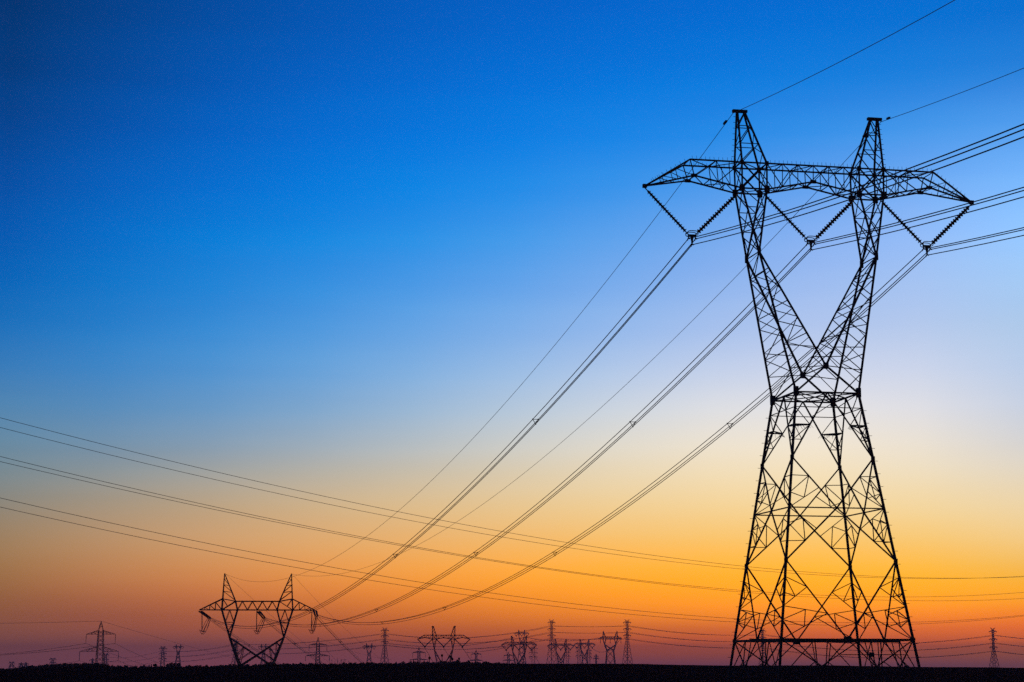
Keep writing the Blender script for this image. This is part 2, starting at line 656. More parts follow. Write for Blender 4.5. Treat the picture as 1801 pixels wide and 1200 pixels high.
def curve_pts(A, B, s, n=40, t0=0.0, t1=1.0):
    A, B = Vector(A), Vector(B)
    out = []
    for k in range(n + 1):
        t = t0 + (t1 - t0) * k / n
        out.append(A.lerp(B, t) - Vector((0, 0, 4 * s * t * (1 - t))))
    return out


def wire(A, B, s, r, label, group, name='power_line', cat='wire', n=40, t0=0., t1=1., m=None):
    o = MB().tube(curve_pts(A, B, s, n, t0, t1), r, 5).build(name, m or M_WIRE)
    return tag(o, label, cat, group)


R_C, R_G = .041, .025
# tower beyond (second tower of the near line)
D2 = 480.0
k2 = D2 * CP / F_PX
T2_POS = at(450.5, HZ, D2)
T2_RZ = .06
T2C, T2S = math.cos(T2_RZ), math.sin(T2_RZ)


def t2w(p):
    return Vector((T2_POS.x + p[0] * T2C - p[1] * T2S, T2_POS.y + p[0] * T2S + p[1] * T2C, p[2]))


T2_TIP = {'left': Vector((-14.0, 0, 13.15)), 'middle': Vector((0.2, 0, 13.15)), 'right': Vector((14.1, 0, 13.25))}
# tension strings end here (towards the near tower, and towards the next one)
T2_IN = {'left': at(367.5, 1087, 475.5), 'middle': at(463.5, 1087, 475.5), 'right': at(555.5, 1082, 475.5)}
T2_OUT = {'left': at(368.5, 1088.5, 484.5), 'middle': at(464.5, 1088.5, 484.5), 'right': at(556.5, 1084.5, 484.5)}
SPAN_OBS = {'left': (942, 741), 'middle': (1113, 745.5), 'right': (1284, 748.5)}
SPACERS = {'left': (942, 695, 545), 'middle': (1113, 837, 662, 563), 'right': (1284, 976, 782, 672, 588)}
T0C = Vector((91.0, -255.0, 0))
t0dir = Vector((math.cos(.157), math.sin(.157), 0))
EDGE_OBS = {'left': (1801, 230.3), 'middle': (1801, 338.0), 'right': (1801, 407.0)}
OFF = {}
R1 = Matrix.Rotation(T1_RZ, 3, 'Z')
for ph, x in PHASES.items():
    a0 = t1w((x, 0, VB)) + Vector((0, 0, -.45))
    s_far = sag_for(a0, T2_IN[ph], *SPAN_OBS[ph])
    b0 = T0C + t0dir * x + Vector((0, 0, VB - .45))
    s_near = sag_clip(a0, b0, *EDGE_OBS[ph], t1=.45)
    for off, nm in zip(STRANDS, STRAND_NAMES):
        o3 = R1 @ (Vector(off) + Vector((0, 0, .45)))
        wire(a0 + o3, T2_IN[ph] + o3 * .8, s_far, R_C, '%s of the %s bundle sagging from big tower to small tower' % (nm, ph),
             'conductors sagging down to the left', n=70)
        wire(a0 + o3, b0 + o3, s_near, R_C, '%s of the %s bundle running off the right edge' % (nm, ph),
             'conductors running off to the right', n=50, t1=.75)
    # spacers on the far span
    A, B = a0, T2_IN[ph]
    for k, px in enumerate(SPACERS[ph]):
        lo, hi = 0., 1.
        for _ in range(40):
            m = (lo + hi) / 2
            if project(A.lerp(B, m) - Vector((0, 0, 4 * s_far * m * (1 - m))))[0] > px:
                lo = m
            else:
                hi = m
        P = A.lerp(B, lo) - Vector((0, 0, 4 * s_far * lo * (1 - lo)))
        f = 1 - .2 * lo
        q = [R1 @ (Vector(o) + Vector((0, 0, .45))) * f for o in STRANDS]
        mb = MB().path([q[0], q[1], q[2], q[0]], .055)
        for v in q:
            mb.box(v, .14, .18, .14)
        so = mb.build('bundle_spacer', M_STEEL)
        so.location = P
        order = ['first', 'second', 'third', 'fourth', 'fifth'][k]
        tag(so, 'small triangular spacer on the %s bundle, %s down from the big tower' % (ph, order), 'spacer', 'triangular spacers on the bundles')

# earth wires
G1 = {'left': t1w((-6.66, 0, PZ - .2)), 'right': t1w((6.66, 0, PZ - .2))}
G2 = {'left': t2w((-8.0, 0, 22.2)), 'right': t2w((8.35, 0, 22.2))}
for sd, obs, edge in (('left', (1140, 400), (1680, 0)), ('right', (1250, 532), (1801, 120))):
    s = sag_for(G1[sd], G2[sd], *obs)
    wire(G1[sd], G2[sd], s, R_G, 'thin earth wire from the %s peak of the big tower to the small one' % sd, 'earth wires of the near line', 'earth_wire', n=70)
    b = T0C + t0dir * (6.8 if sd == 'right' else -6.8) + Vector((0, 0, PZ))
    s = sag_clip(G1[sd], b, *edge, t1=.45)
    wire(G1[sd], b, s, R_G, 'thin earth wire leaving the %s peak of the big tower towards the right' % sd, 'earth wires of the near line', 'earth_wire', n=50, t1=.75)
    # clamp near the peak
    cd = (G2[sd] - G1[sd]).normalized() if sd == 'left' else (b - G1[sd]).normalized()
    c = MB().bar(G1[sd], G1[sd] + Vector((0, 0, .25)), .08).bar(G1[sd] + cd * 1.5 - Vector((0, 0, .16)), G1[sd] + cd * 2.1 - Vector((0, 0, .22)), .16)
    tag(c.build('vibration_damper', M_STEEL), 'small damper on the earth wire beside the %s peak' % sd, 'damper', 'dampers on the earth wires')


# ------------------------------------------------------------------ tension tower (solid crossarm, crossing legs)
def tension_tower(root, k=1.0, foot=-29.0, fine=True, wk=1.0, material=None):
    mt = material or M_STEEL
    wl, wd, ws = .30 * wk, .24 * wk, .12 * wk
    V = lambda x, y, z: Vector((x * k, y * k, z * k))
    WAI = (3.9, 3.6, -.2)
    BAS = 8.2
    X = (0, 2.2, 2.35)
    for sx in (-1, 1):
        for sy in (-1, 1):
            MB().bar(V(sx * WAI[0], sy * WAI[1], WAI[2]), V(sx * BAS, sy * BAS, foot), wl).build('leg', mt, root)
    br = MB()
    zs = [-.2, foot * .18, foot * .42, foot * .7, foot]

    def bd(sx, sy, z):
        t = (z - WAI[2]) / (foot - WAI[2])
        return V(sx * (WAI[0] + (BAS - WAI[0]) * t), sy * (WAI[1] + (BAS - WAI[1]) * t), z)
    for A, B in FACES:
        for z0, z1 in zip(zs, zs[1:]):
            br.bar(bd(*A, z0), bd(*B, z1), ws).bar(bd(*B, z0), bd(*A, z1), ws)
            br.bar(bd(*A, z0), bd(*B, z0), ws)
    br.build('body_bracing', mt, root)
    for s in (-1, 1):
        fk, lc = MB(), MB()
        for sy in (-1, 1):
            e = V(s * 6.6, sy * .95, 6.75)
            w = V(s * WAI[0], sy * WAI[1], WAI[2])
            x = V(0, sy * 2.2, 2.35)
            wo = V(-s * WAI[0], sy * WAI[1], WAI[2])
            fk.bar(e, w, wl).bar(e, x, wl).bar(x, wo, wl * .95)
            fk.bar(e, V(s * 8.65, sy * 1.1, 13.4), wl * 1.05).bar(e, V(s * 4.85, sy * 1.1, 13.4), wl * .9)
            if fine:
                o0, i0 = V(s * 8.65, sy * 1.1, 13.4), V(s * 4.85, sy * 1.1, 13.4)
                lc.bar(lerp(e, o0, .55), lerp(e, i0, .55), ws * 1.1)
                lc.bar(lerp(o0, i0, .5), lerp(e, o0, .55), ws).bar(lerp(o0, i0, .5), lerp(e, i0, .55), ws)
                lc.bar(lerp(e, o0, .22), lerp(e, i0, .55), ws)
                lc.bar(lerp(e, o0, .22), lerp(e, i0, .22), ws)
                for t in (.33, .66):
                    lc.bar(lerp(e, w, t), lerp(e, x, t * .8), ws)
                lc.bar(lerp(e, w, .66), lerp(e, x, .27), ws).bar(lerp(e, w, .95), lerp(e, x, .53), ws)
                lc.bar(lerp(e, w, .8), lerp(e, x, .8), ws)
        if fine:
            eN, eF = V(s * 6.6, -.95, 6.75), V(s * 6.6, .95, 6.75)
            oN, oF = V(s * 8.65, -1.1, 13.4), V(s * 8.65, 1.1, 13.4)
            for t in (.22, .55):
                lc.bar(lerp(eN, oN, t), lerp(eF, oF, t), ws)
            lc.bar(eN, lerp(eF, oF, .22), ws)
        n = 5 if fine else 2
        for (a, b) in (((6.6, .95, 6.75), (WAI[0], WAI[1], WAI[2])), ((6.6, .95, 6.75), (0, 2.2, 2.35))):
            for j in range(n):
                g = -1 if j % 2 else 1
                p = lerp((s * a[0], g * a[1], a[2]), (s * b[0], g * b[1], b[2]), j / n) * k
                q = lerp((s * a[0], -g * a[1], a[2]), (s * b[0], -g * b[1], b[2]), (j + 1) / n) * k
                lc.bar(p, q, ws)
        fo = fk.build('fork_column', mt, root)
        lc.build('lacing', mt, fo)
    ca, cl = MB(), MB()
    for sy in (-1, 1):
        y = sy * 1.1
        ca.bar(V(-8.65, y, 13.4), V(8.65, y, 13.4), wd).bar(V(-5.3, y, 15.5), V(5.3, y, 15.5), wd)
        for s in (-1, 1):
            tip, ro, rb, ri = V(s * 14.1, 0, 13.4), V(s * 8.5, y, 16.1), V(s * 8.65, y, 13.4), V(s * 5.35, y, 15.5)
            bi = V(s * 4.85, y, 13.4)
            ca.bar(rb, tip, wd).bar(ro, tip, wd).bar(ro, ri, wd * .8).bar(ro, rb, wd).bar(ri, bi, wd)
            cl.bar(rb, ri, wd * .8).bar(ro, lerp(rb, ri, .42), ws)
            for t0, t1_, in ((.0, .3), (.3, .55), (.55, .78)):
                cl.bar(lerp(ro, tip, t1_), lerp(rb, tip, t1_), ws)
                cl.bar(lerp(ro, tip, t1_), lerp(rb, tip, t0), ws)
        n = 4
        for j in range(n):
            x0 = -4.85 + 9.7 * j / n
            x1 = -4.85 + 9.7 * (j + 1) / n
            xm = (x0 + x1) / 2
            cl.bar(V(x0, y, 13.4), V(xm, y, 15.5), ws * 1.2).bar(V(xm, y, 15.5), V(x1, y, 13.4), ws * 1.2)
    for j in range(12):
        x = -8.6 + 17.2 * j / 11
        cl.bar(V(x, -1.1, 13.4), V(x, 1.1, 13.4), ws)
    co = ca.build('crossarm', mt, root)
    cl.build('lacing', mt, co)
    for s in (-1, 1):
        pk, pl = MB(), MB()
        ap = V(s * 8.2, 0, 22.3)
        for sy in (-1, 1):
            y = sy * 1.1
            o0, i0 = V(s * 8.5, y, 16.1), V(s * 5.35, y, 15.5)
            pk.bar(o0, ap, wd * .9).bar(i0, ap, wd * .9)
            ts = (0, .3, .55, .78)
            for j in range(3):
                pl.bar(lerp(o0, ap, ts[j + 1]), lerp(i0, ap, ts[j + 1] + .02), ws)
                pl.bar(lerp(o0, ap, ts[j + 1]), lerp(i0, ap, ts[j] + .04), ws)
        po = pk.build('earth_wire_peak', mt, root)
        pl.build('lacing', mt, po)


t2 = empty('tension_tower', T2_POS, T2_RZ)
tag(t2, 'middle distance dark lattice tower with crossing legs and two pointed peaks at left', 'pylon', 'lattice pylons')
tension_tower(t2)

# strings and jumpers at the tension tower
for ph in ('left', 'middle', 'right'):
    tp = t2w(T2_TIP[ph])
    where = {'left': 'left arm tip', 'middle': 'middle of the crossarm', 'right': 'right arm tip'}[ph]
    for end, dr, ys in ((T2_IN[ph], 'near side', -1), (T2_OUT[ph], 'far side', 1)):
        root = empty('tension_insulator', tp)
        tag(root, 'slanting thick tension strings at the %s of the left tower, %s' % (where, dr), 'insulator', 'tension insulators of the left tower')
        e = end - tp
        st = Vector((0, ys * .9, 0))
        for dx in (-.3, .3):
            mb = MB()
            disc_string(mb, st + Vector((dx, 0, 0)), e + Vector((dx, 0, .15)), 14, .2, .09, .2, 6)
            mb.build('disc_string', M_PORC, root, True)
        MB().bar(e + Vector((-.45, 0, .1)), e + Vector((.45, 0, .1)), .16).build('yoke_plate', M_STEEL, root)
    js = empty('jumper_insulator', tp)
    tag(js, 'upright jumper string hanging below the %s of the left tower' % where, 'insulator', 'jumper insulators of the left tower')
    jb = {'left': at(355.3, 1110, 480), 'middle': at(451, 1110, 480), 'right': at(547.5, 1109, 480)}[ph] - tp
    jx = jb.x
    mb = MB()
    disc_string(mb, (jx, 0, 0), jb, 22, .17, .10, .2, 6)
    mb.build('disc_string', M_PORC, js, True)
    MB().path([jb + Vector((-.5, -.3, .0)), jb + Vector((.5, .3, -.1)), jb + Vector((0, 0, -.8)), jb + Vector((-.5, -.3, 0))], .09).bar(
        jb + Vector((-.75, 0, .25)), jb + Vector((.7, 0, -.15)), .09).build('clamp_frame', M_STEEL, js)
    for q, nm in ((0, 'left'), (1, 'right'), (2, 'lowest')):
        off = [Vector((-.3, 0, 0)), Vector((.3, 0, 0)), Vector((0, 0, -.6))][q]
        a, b = T2_IN[ph] + off * .8, T2_OUT[ph] + off * .8
        mid = tp + jb + off + Vector((.35, 0, -.2))
        pts = []
        for j in range(17):
            t = j / 16
            w = math.sin(math.pi * t) ** .75
            base = a.lerp(b, t)
            pts.append(Vector((base.x + (mid.x - base.x) * w, base.y, base.z + (mid.z - base.z) * w)))
        o = MB().tube(pts, R_C * 1.3, 5).build('jumper_wire', M_WIRE)
        tag(o, '%s looped jumper wire below the %s of the left tower' % (nm, where), 'wire', 'jumper loops of the left tower')

NX = {'right': at(700, 1215, 800)}
NX['middle'] = NX['right'] + Vector((-11, 0, 0))
NX['left'] = NX['right'] + Vector((-22, 0, 0))
NXO = {'left': (438, 1136), 'middle': (518, 1132.5), 'right': (600, 1130.5)}
NXS = {'left': (388, 438), 'middle': (490, 519), 'right': (525, 599)}
for ph in ('left', 'middle', 'right'):
    s = sag_for(T2_OUT[ph], NX[ph], *NXO[ph])
    for off, nm in zip(STRANDS, STRAND_NAMES):
        o3 = (Vector(off) + Vector((0, 0, .45))) * .9
        wire(T2_OUT[ph] + o3, NX[ph] + o3, s, R_C, '%s of the %s bundle dropping right behind the left tower' % (nm, ph), 'conductors beyond the left tower', n=30)
    for px in NXS[ph][1:]:
        A, B = T2_OUT[ph], NX[ph]
        lo, hi = 0., 1.
        for _ in range(40):
            m = (lo + hi) / 2
            if project(A.lerp(B, m) - Vector((0, 0, 4 * s * m * (1 - m))))[0] < px:
                lo = m
            else:
                hi = m
        P = A.lerp(B, lo) - Vector((0, 0, 4 * s * lo * (1 - lo)))
        q = [(Vector(o) + Vector((0, 0, .45))) * .9 for o in STRANDS]
        mb = MB().path([q[0], q[1], q[2], q[0]], .09)
        for v in q:
            mb.box(v, .2, .2, .2)
        so = mb.build('bundle_spacer', M_STEEL)
        so.location = P
        tag(so, 'small triangular spacer on the %s bundle dropping behind the left tower' % ph, 'spacer', 'triangular spacers on the bundles')
for sd, obs, end in (('left', (448, 1057), (600, 1180)), ('right', (580, 1080), (730, 1195))):
    b = at(end[0], end[1], 800)
    s = sag_for(G2[sd], b, *obs)
    wire(G2[sd], b, s, R_G, 'thin earth wire dropping right from the %s peak of the left tower' % sd, 'earth wires of the near line', 'earth_wire', n=30)

# the other line crossing the whole picture
XL = [('upper', (0, 735), (400, 834.8), (1650, 1017.0), 0, .0), ('upper', (0, 752), (400, 848.7), (1650, 1018.0), 1, 0),
      ('middle', (0, 803), (620, 941.5), (1650, 1049.6), 0, 0), ('middle', (0, 812), (620, 944.5), (1650, 1057.0), 1, 0),
      ('lower', (0, 876), (400, 963), (1650, 1093.0), 0, 0), ('lower', (0, 892), (400, 976), (1650, 1096.0), 1, 0)]
for lv, p0, p1, p2, side, _ in XL:
    A0, B0 = Vector((-87., 330., 0)), Vector((126., 570., 0))
    dr = (B0 - A0).normalized()
    nrm = Vector((-dr.y, dr.x, 0)) * (11.0 * side)
    # rays of the three observations cut with the vertical plane of this wire
    P0 = A0 + nrm

    def cut(px, py):
        r = at(px, py, 100.0)
        # solve P0 + u*dr = k*(r.x, r.y)
        det = dr.x * (-r.y) - (-r.x) * dr.y
        u = (-P0.x * (-r.y) - (-r.x) * (-P0.y)) / det
        kk = (dr.x * (-P0.y) - dr.y * (-P0.x)) / det
        return u, r.z * kk
    (u0, z0), (u1, z1), (u2, z2) = cut(*p0), cut(*p1), cut(*p2)
    # parabola through three points
    def zz(u):
        return (z0 * (u - u1) * (u - u2) / ((u0 - u1) * (u0 - u2)) + z1 * (u - u0) * (u - u2) / ((u1 - u0) * (u1 - u2))
                + z2 * (u - u0) * (u - u1) / ((u2 - u0) * (u2 - u1)))
    pts = []
    for j in range(61):
        u = -45 + 560 * j / 60
        q = P0 + dr * u
        pts.append((q.x, q.y, zz(u)))
    o = MB().tube(pts, .045, 5).build('power_line', M_WIRE)
    tag(o, '%s %s wire of the far line crossing from the left edge' % (lv, 'nearer' if not side else 'farther'), 'wire', 'wires of the crossing line')


# ------------------------------------------------------------------ far towers
PLAIN = -32.0


def far_root(name, px, Y, rz, label):
    p = at(px, HZ, Y)
    o = empty(name, (p.x, p.y, 0), rz)
    return tag(o, label, 'pylon', 'lattice pylons')


def mpp(Y):
    return Y * CP / F_PX


def far_v(root_label, o, rz, sc_, dz, Y, n=3, rk=.35, k=1.0):
    """hanging V strings of a far waisted tower, each a thing of its own"""
    c, s = math.cos(rz), math.sin(rz)

    def w(p):
        p = Vector(p) * sc_
        return Vector((o.location.x + p.x * c - p.y * s, o.location.y + p.x * s + p.y * c, p.z + dz))
    for ph in ('left', 'middle', 'right'):
        b = Vector((PHASES[ph], 0, VB))
        m = MB()
        bw = w(b)
        for a in att[ph]:
            m.tube([w(a) - bw, Vector((0, 0, 0))], rk * .5, 5)
        m.box((0, 0, -.2 * sc_), rk * 1.8, rk, rk * 1.8)
        io = m.build('v_insulator', M_PORC)
        io.location = bw
        tag(io, '%s V string of %s' % (ph, root_label), 'insulator', 'V strings of far towers')
    return w


def far_waisted(px, width_px, y_top, Y_scale, label, short, rz=0.0, wk=1.8):
    """width_px gives the distance for a tower Y_scale times the near one"""
    Y = F_PX * 29.2 * Y_scale / width_px / CP
    ztop = at(px, y_top, Y).z
    dz = ztop - PZ * Y_scale
    r = far_root('transmission_tower', px, Y, rz, label)
    r.location.z = dz
    r.scale = (Y_scale,) * 3
    waisted_tower(r, (PLAIN - .5 - dz) / Y_scale, False, wk, M_DSTEEL)
    w = far_v(short, r, rz, Y_scale, dz, Y, rk=.085 * wk * 2 * Y_scale)
    return w, Y


A1w, YA1 = far_waisted(780, 92.5, 1102.3, 1.0, 'mid-sized V-string tower with small trees at its feet, right of the left tower', 'the tower with small trees at its feet', .02, 3.1)
A2w, YA2 = far_waisted(912.8, 62.5, 1119.5, 1.0, 'small V-string tower in front of a taller slim forked tower', 'the tower before the tall slim forked one', .02, 4.3)
A3w, YA3 = far_waisted(986.3, 47, 1125, 1.0, 'small V-string tower just behind the left multi-arm tower', 'the tower behind the left multi-arm tower', .02, 5.0)
A4w, YA4 = far_waisted(1028.2, 38, 1125, 1.0, 'small V-string tower between the multi-arm towers with waist above the horizon', 'the tower between the multi-arm towers', .02, 5.4)
C3w, YC3 = far_waisted(917.5, 26.5, 1108.5, .8, 'tall slim forked tower rising behind a wider V-string tower', 'the tall slim forked tower', .02, 6.2)
C2w, YC2 = far_waisted(649, 23.6, 1132, .62, 'tiny pale forked tower left of a multi-arm tower above trees', 'the tiny tower left of the multi-arm one', .02, 6.6)
C4w, YC4 = far_waisted(312.8, 19.8, 1133.5, .55, 'tiny pale forked tower above a dark clump of trees at left', 'the tiny tower above the tree clump', .02, 6.6)
C5w, YC5 = far_waisted(463, 20, 1133, .55, 'tiny pale forked tower seen between the legs of the left tower', 'the tiny tower between the left tower legs', .02, 6.6)

# small tension tower between the multi-arm towers
Yc1 = F_PX * 28.2 / 42.5 / CP
c1 = far_root('tension_tower', 1073.6, Yc1, .05, 'small tension tower with two pointed peaks beside the right multi-arm tower')
c1.location.z = at(1073.6, 1110, Yc1).z - 22.3
tension_tower(c1, 1.0, PLAIN - .5 - c1.location.z, False, 2.9, M_DSTEEL)
for x, nm in ((-11.5, 'left'), (0, 'middle'), (12.5, 'right')):
    m = MB().tube([(0, 0, 0), (0, 0, -4.6)], .28, 5)
    m.box((0, 0, -4.8), .9, .9, .7)
    o = m.build('jumper_insulator', M_PORC)
    o.location = (c1.location.x + x, c1.location.y, c1.location.z + 13.3)
    tag(o, '%s hanging string of the small tension tower' % nm, 'insulator', 'hanging strings of far towers')


def multi_arm(px, y_top, arms_y, hw_px, base_hw_px, y_leg, Y, label, rz=R(45), slim=False, wk=1.0, horn_px=4.3, short=''):
    """double circuit tower: horns, three drooping arms, spreading legs"""
    k = mpp(Y)
    r = far_root('multi_arm_tower', px, Y, 0, label)
    Z = lambda y: at(px, y, Y).z
    zt, zl = Z(y_top), Z(y_leg)
    bw = base_hw_px * k / (1 if slim else math.sqrt(2)) * 1.0     # half width at horizon level
    nw = 1.35 * k                                                  # half width of the upper shaft
    ca, sa = math.cos(rz), math.sin(rz)
    slope = (bw - nw) / (zl - 0.0)

    def hwz(z):
        return nw if z > zl else nw + (zl - z) * slope

    def c(sx, sy, z):
        h = hwz(z)
        return Vector((sx * h * ca - sy * h * sa, sx * h * sa + sy * h * ca, z))
    wl = .66 * k * wk
    for sx in (-1, 1):
        for sy in (-1, 1):
            MB().bar(c(sx, sy, PLAIN - .5), c(sx, sy, zl), wl).bar(c(sx, sy, zl), c(sx, sy, zt - 3 * k), wl).build('leg', M_DSTEEL, r)
    br = MB()
    zs = [zt - 3 * k]
    while zs[-1] > zl:
        zs.append(zs[-1] - 3.4 * k)
    while zs[-1] > PLAIN:
        zs.append(zs[-1] - max(hwz(zs[-1]) * 2.0, 3.2 * k))
    for A, B in FACES:
        for z0, z1 in zip(zs, zs[1:]):
            br.bar(c(*A, z0), c(*B, z1), wl * .5).bar(c(*B, z0), c(*A, z1), wl * .5)
    br.build('body_bracing', M_DSTEEL, r)
    for y in arms_y:
        z = Z(y)
        am = MB()
        H = hw_px * k
        for s in (-1, 1):
            for q in (-1, 1):
                a = Vector((s * nw * .6, q * nw * .8, z + 2.1 * k))
                b = Vector((s * H * .62, q * nw * .4, z + 1.5 * k))
                t = Vector((s * H, 0, z - .3 * k))
                u = Vector((s * nw * .6, q * nw * .8, z - .1 * k))
                m = Vector((s * H * .55, q * nw * .4, z + .3 * k))
                am.bar(a, b, wl * .9).bar(b, t, wl * .9).bar(u, m, wl * .9).bar(m, t, wl * .9).bar(b, m, wl * .6).bar(lerp(a, b, .5), lerp(u, m, .5), wl * .6)
                am.bar(a, m, wl * .6)
        am.build('crossarm', M_DSTEEL, r)
    hn = MB()
    for s in (-1, 1):
        for q in (-1, 1):
            hn.bar((0, q * nw * .7, zt - 2.2 * k), (s * horn_px * k, 0, zt), wl * .8)
            hn.bar((s * nw, q * nw * .7, zt - 3.2 * k), (s * horn_px * k, 0, zt), wl * .8)
    hn.build('earth_wire_horn', M_DSTEEL, r)
    # V strings under each arm
    for y, lv in zip(arms_y, ('top', 'middle', 'lower')):
        z = Z(y)
        for s, sd in ((-1, 'left'), (1, 'right')):
            m = MB()
            H = hw_px * k
            bx = s * H * .56
            m.tube([(s * H * .93 - bx, 0, 3.7 * k), (0, 0, 0)], .17 * k, 4).tube([(s * H * .24 - bx, 0, 4.0 * k), (0, 0, 0)], .17 * k, 4)
            m.box((0, 0, -.1 * k), .6 * k, .5 * k, .6 * k)
            o = m.build('v_insulator', M_PORC)
            o.location = (r.location.x + bx, r.location.y, z - 4.0 * k)
            tag(o, '%s %s V string of the %s' % (lv, sd, short), 'insulator', 'V strings of far towers')
    return r, k


YB = 2200.0
BT = {
    'b1': (970.3, 1089.7, (1095.5, 1106.7, 1117.9), 7.3, 9.6, 1120, YB, 'first dark multi-arm tower standing right of the forked pair'),
    'b2': (1103.6, 1089.7, (1095.3, 1106.8, 1118.2), 7.3, 9.6, 1120.5, YB, 'lone dark multi-arm tower at the right of the middle group'),
    'b3': (676.2, 1104, (1109.3, 1119.2, 1129.4), 7.3, 8.0, 1131, YB * 1.08, 'mid dark multi-arm tower above the trees left of the V-string tower'),
    'b4': (1748.6, 1104.3, (1111.3, 1125.0, 1139.2), 7.6, 8.2, 1141, YB * 1.0, 'solitary multi-arm tower near the right edge'),
    'b6': (1342, 1105, (1110.5, 1122, 1133.3), 7.0, 7.5, 1135, YB * 1.04, 'pale multi-arm tower seen through the base of the big tower'),
    'b7': (413.3, 1123.5, (1129.0, 1137.5, 1145.5), 7.0, 7.2, 1147, YB * 1.3, 'pale multi-arm tower half hidden behind the left leg'),
}
BS = {'b1': 'left one of the two dark multi-arm towers', 'b2': 'right one of the two dark multi-arm towers', 'b3': 'multi-arm tower above the trees',
      'b4': 'solitary tower near the right edge', 'b6': 'tower seen through the big base', 'b7': 'tower behind the left leg'}
RT = {}
for key, a in BT.items():
    RT[key] = multi_arm(*a, short=BS[key])
RT['b5'] = multi_arm(285.8, 1136.5, (1141.2, 1150.0, 1159.0), 7.4, 3.4, 1141, YB * 1.35, 'slender multi-arm tower with near parallel legs at left', 0, True, short='slender tower with near parallel legs')
RT['b8'] = multi_arm(185.5, 1148.5, (1152.5, 1160.5, 1168.5), 6.2, 2.6, 1153, YB * 1.5, 'tiny multi-arm tower right beside the two-armed tower', 0, True, short='tiny tower beside the two-armed one')
RT['e1'] = multi_arm(937.8, 1129.5, (1141.0, 1148.5, 1156.0), 8.0, 3.0, 1134, YB * 1.2, 'thin multi-arm tower under the right arm of the forked pair', 0, True, .8, 2.0, short='thin tower under the forked pair')
RT['e2'] = multi_arm(998.0, 1137, (1142.0, 1148.3, 1155.0), 5.6, 2.5, 1140, YB * 1.3, 'thin pale multi-arm tower between two V-string towers', 0, True, .8, 2.0, short='thin tower between two V-string towers')
RT['e3'] = multi_arm(1018.3, 1134, (1140.0, 1147.0, 1154.0), 6.0, 2.6, 1138, YB * 1.3, 'thin pale multi-arm tower left of the waist of a V-string tower', 0, True, .8, 2.0, short='thin tower left of the waist')
RT['e4'] = multi_arm(1035.8, 1139, (1144.5, 1150.5, 1156.5), 5.2, 2.3, 1142, YB * 1.4, 'thin pale multi-arm tower right of the waist of a V-string tower', 0, True, .8, 2.0, short='thin tower right of the waist')
RT['l1'] = multi_arm(20.6, 1163.5, (1166.5, 1172.0, 1178.0), 5.5, 2.3, 1168, YB * 1.5, 'tiny multi-arm tower at the far left above the dark slope', 0, True, .9, 4.5, short='tiny tower at the far left')
RT['l2'] = multi_arm(92.6, 1157, (1160.2, 1166.5, 1172.5), 6.5, 2.0, 1161, YB * 1.5, 'tiny multi-arm tower poking above the wooded hump', 0, True, .9, 4.5, short='tiny tower above the wooded hump')


def two_arm(px, y_top, up, lo, hw0, hw1, Y, label, ins=16, wk=1.0, short=''):
    """pointed tower; up/lo = (y root, y tip, left px, right px)"""
    k = mpp(Y)
    r = far_root('two_arm_tower', px, Y, 0, label)
    Z = lambda y: at(px, y, Y).z
    zt = Z(y_top)
    zu = Z(up[0])
    zb = PLAIN - .5
    z_ref = Z(1168)

    def hw(z):
        t = (zu - z) / (zu - z_ref)
        return (hw0 + (hw1 - hw0) * t) * k

    def c(sx, sy, z):
        return Vector((sx * hw(z), sy * hw(z), z))
    wl = .95 * k * wk
    for sx in (-1, 1):
        for sy in (-1, 1):
            MB().bar(c(sx, sy, zb), c(sx, sy, zu), wl).build('leg', M_DSTEEL, r)
    br = MB()
    z = zu
    while z > zb + 1:
        z1 = max(z - hw(z) * 1.6, zb)
        for A, B in FACES:
            br.bar(c(*A, z), c(*B, z1), wl * .55).bar(c(*B, z), c(*A, z1), wl * .55)
        z = z1
    br.build('body_bracing', M_DSTEEL, r)
    pk = MB()
    for sx in (-1, 1):
        for sy in (-1, 1):
            pk.bar(c(sx, sy, zu), (0, 0, zt), wl * .8)
    for t in (.3, .55):
        for A, B in FACES:
            pk.bar(lerp(c(*A, zu), (0, 0, zt), t), lerp(c(*B, zu), (0, 0, zt), t + .2), wl * .45)
    pk.build('earth_wire_peak', M_DSTEEL, r)
    outs = {}
    for (yr, yt, xl, xr), lv in ((up, 'upper'), (lo, 'lower')):
        am = MB()
        zr, zt_ = Z(yr), Z(yt)
        for s, x in ((-1, xl), (1, xr)):
            tip = Vector(((x - px) * k, 0, zt_))
            for q in (-1, 1):
                a, b = c(s, q, zr), c(s, q, zt_)
                am.bar(a, tip, wl * .8).bar(b, tip, wl * .8)
                for t0, t1_ in ((0, .3), (.3, .6)):
                    am.bar(lerp(a, tip, t0), lerp(b, tip, t1_), wl * .45).bar(lerp(a, tip, t1_), lerp(b, tip, t1_), wl * .45)
            sd = 'left' if s < 0 else 'right'
            m = MB()
            if ins > 9:
                disc_string(m, (0, 0, 0), (-.15 * ins * k * .2, 0, -ins * k), 18, .75 * k, .42 * k, .4, 6)
            else:
                m.tube([(0, 0, 0), (0, 0, -ins * k)], .33 * k, 5)
            io = m.build('hanging_insulator', M_PORC)
            io.location = (r.location.x + tip.x, r.location.y, tip.z)
            tag(io, '%s %s hanging string of the %s' % (lv, sd, short), 'insulator', 'hanging strings of far towers')
            outs[lv, sd] = Vector((r.location.x + tip.x, r.location.y, tip.z - ins * k))
        am.build('crossarm', M_DSTEEL, r)
    outs['peak'] = Vector((r.location.x, r.location.y, zt))
    return outs


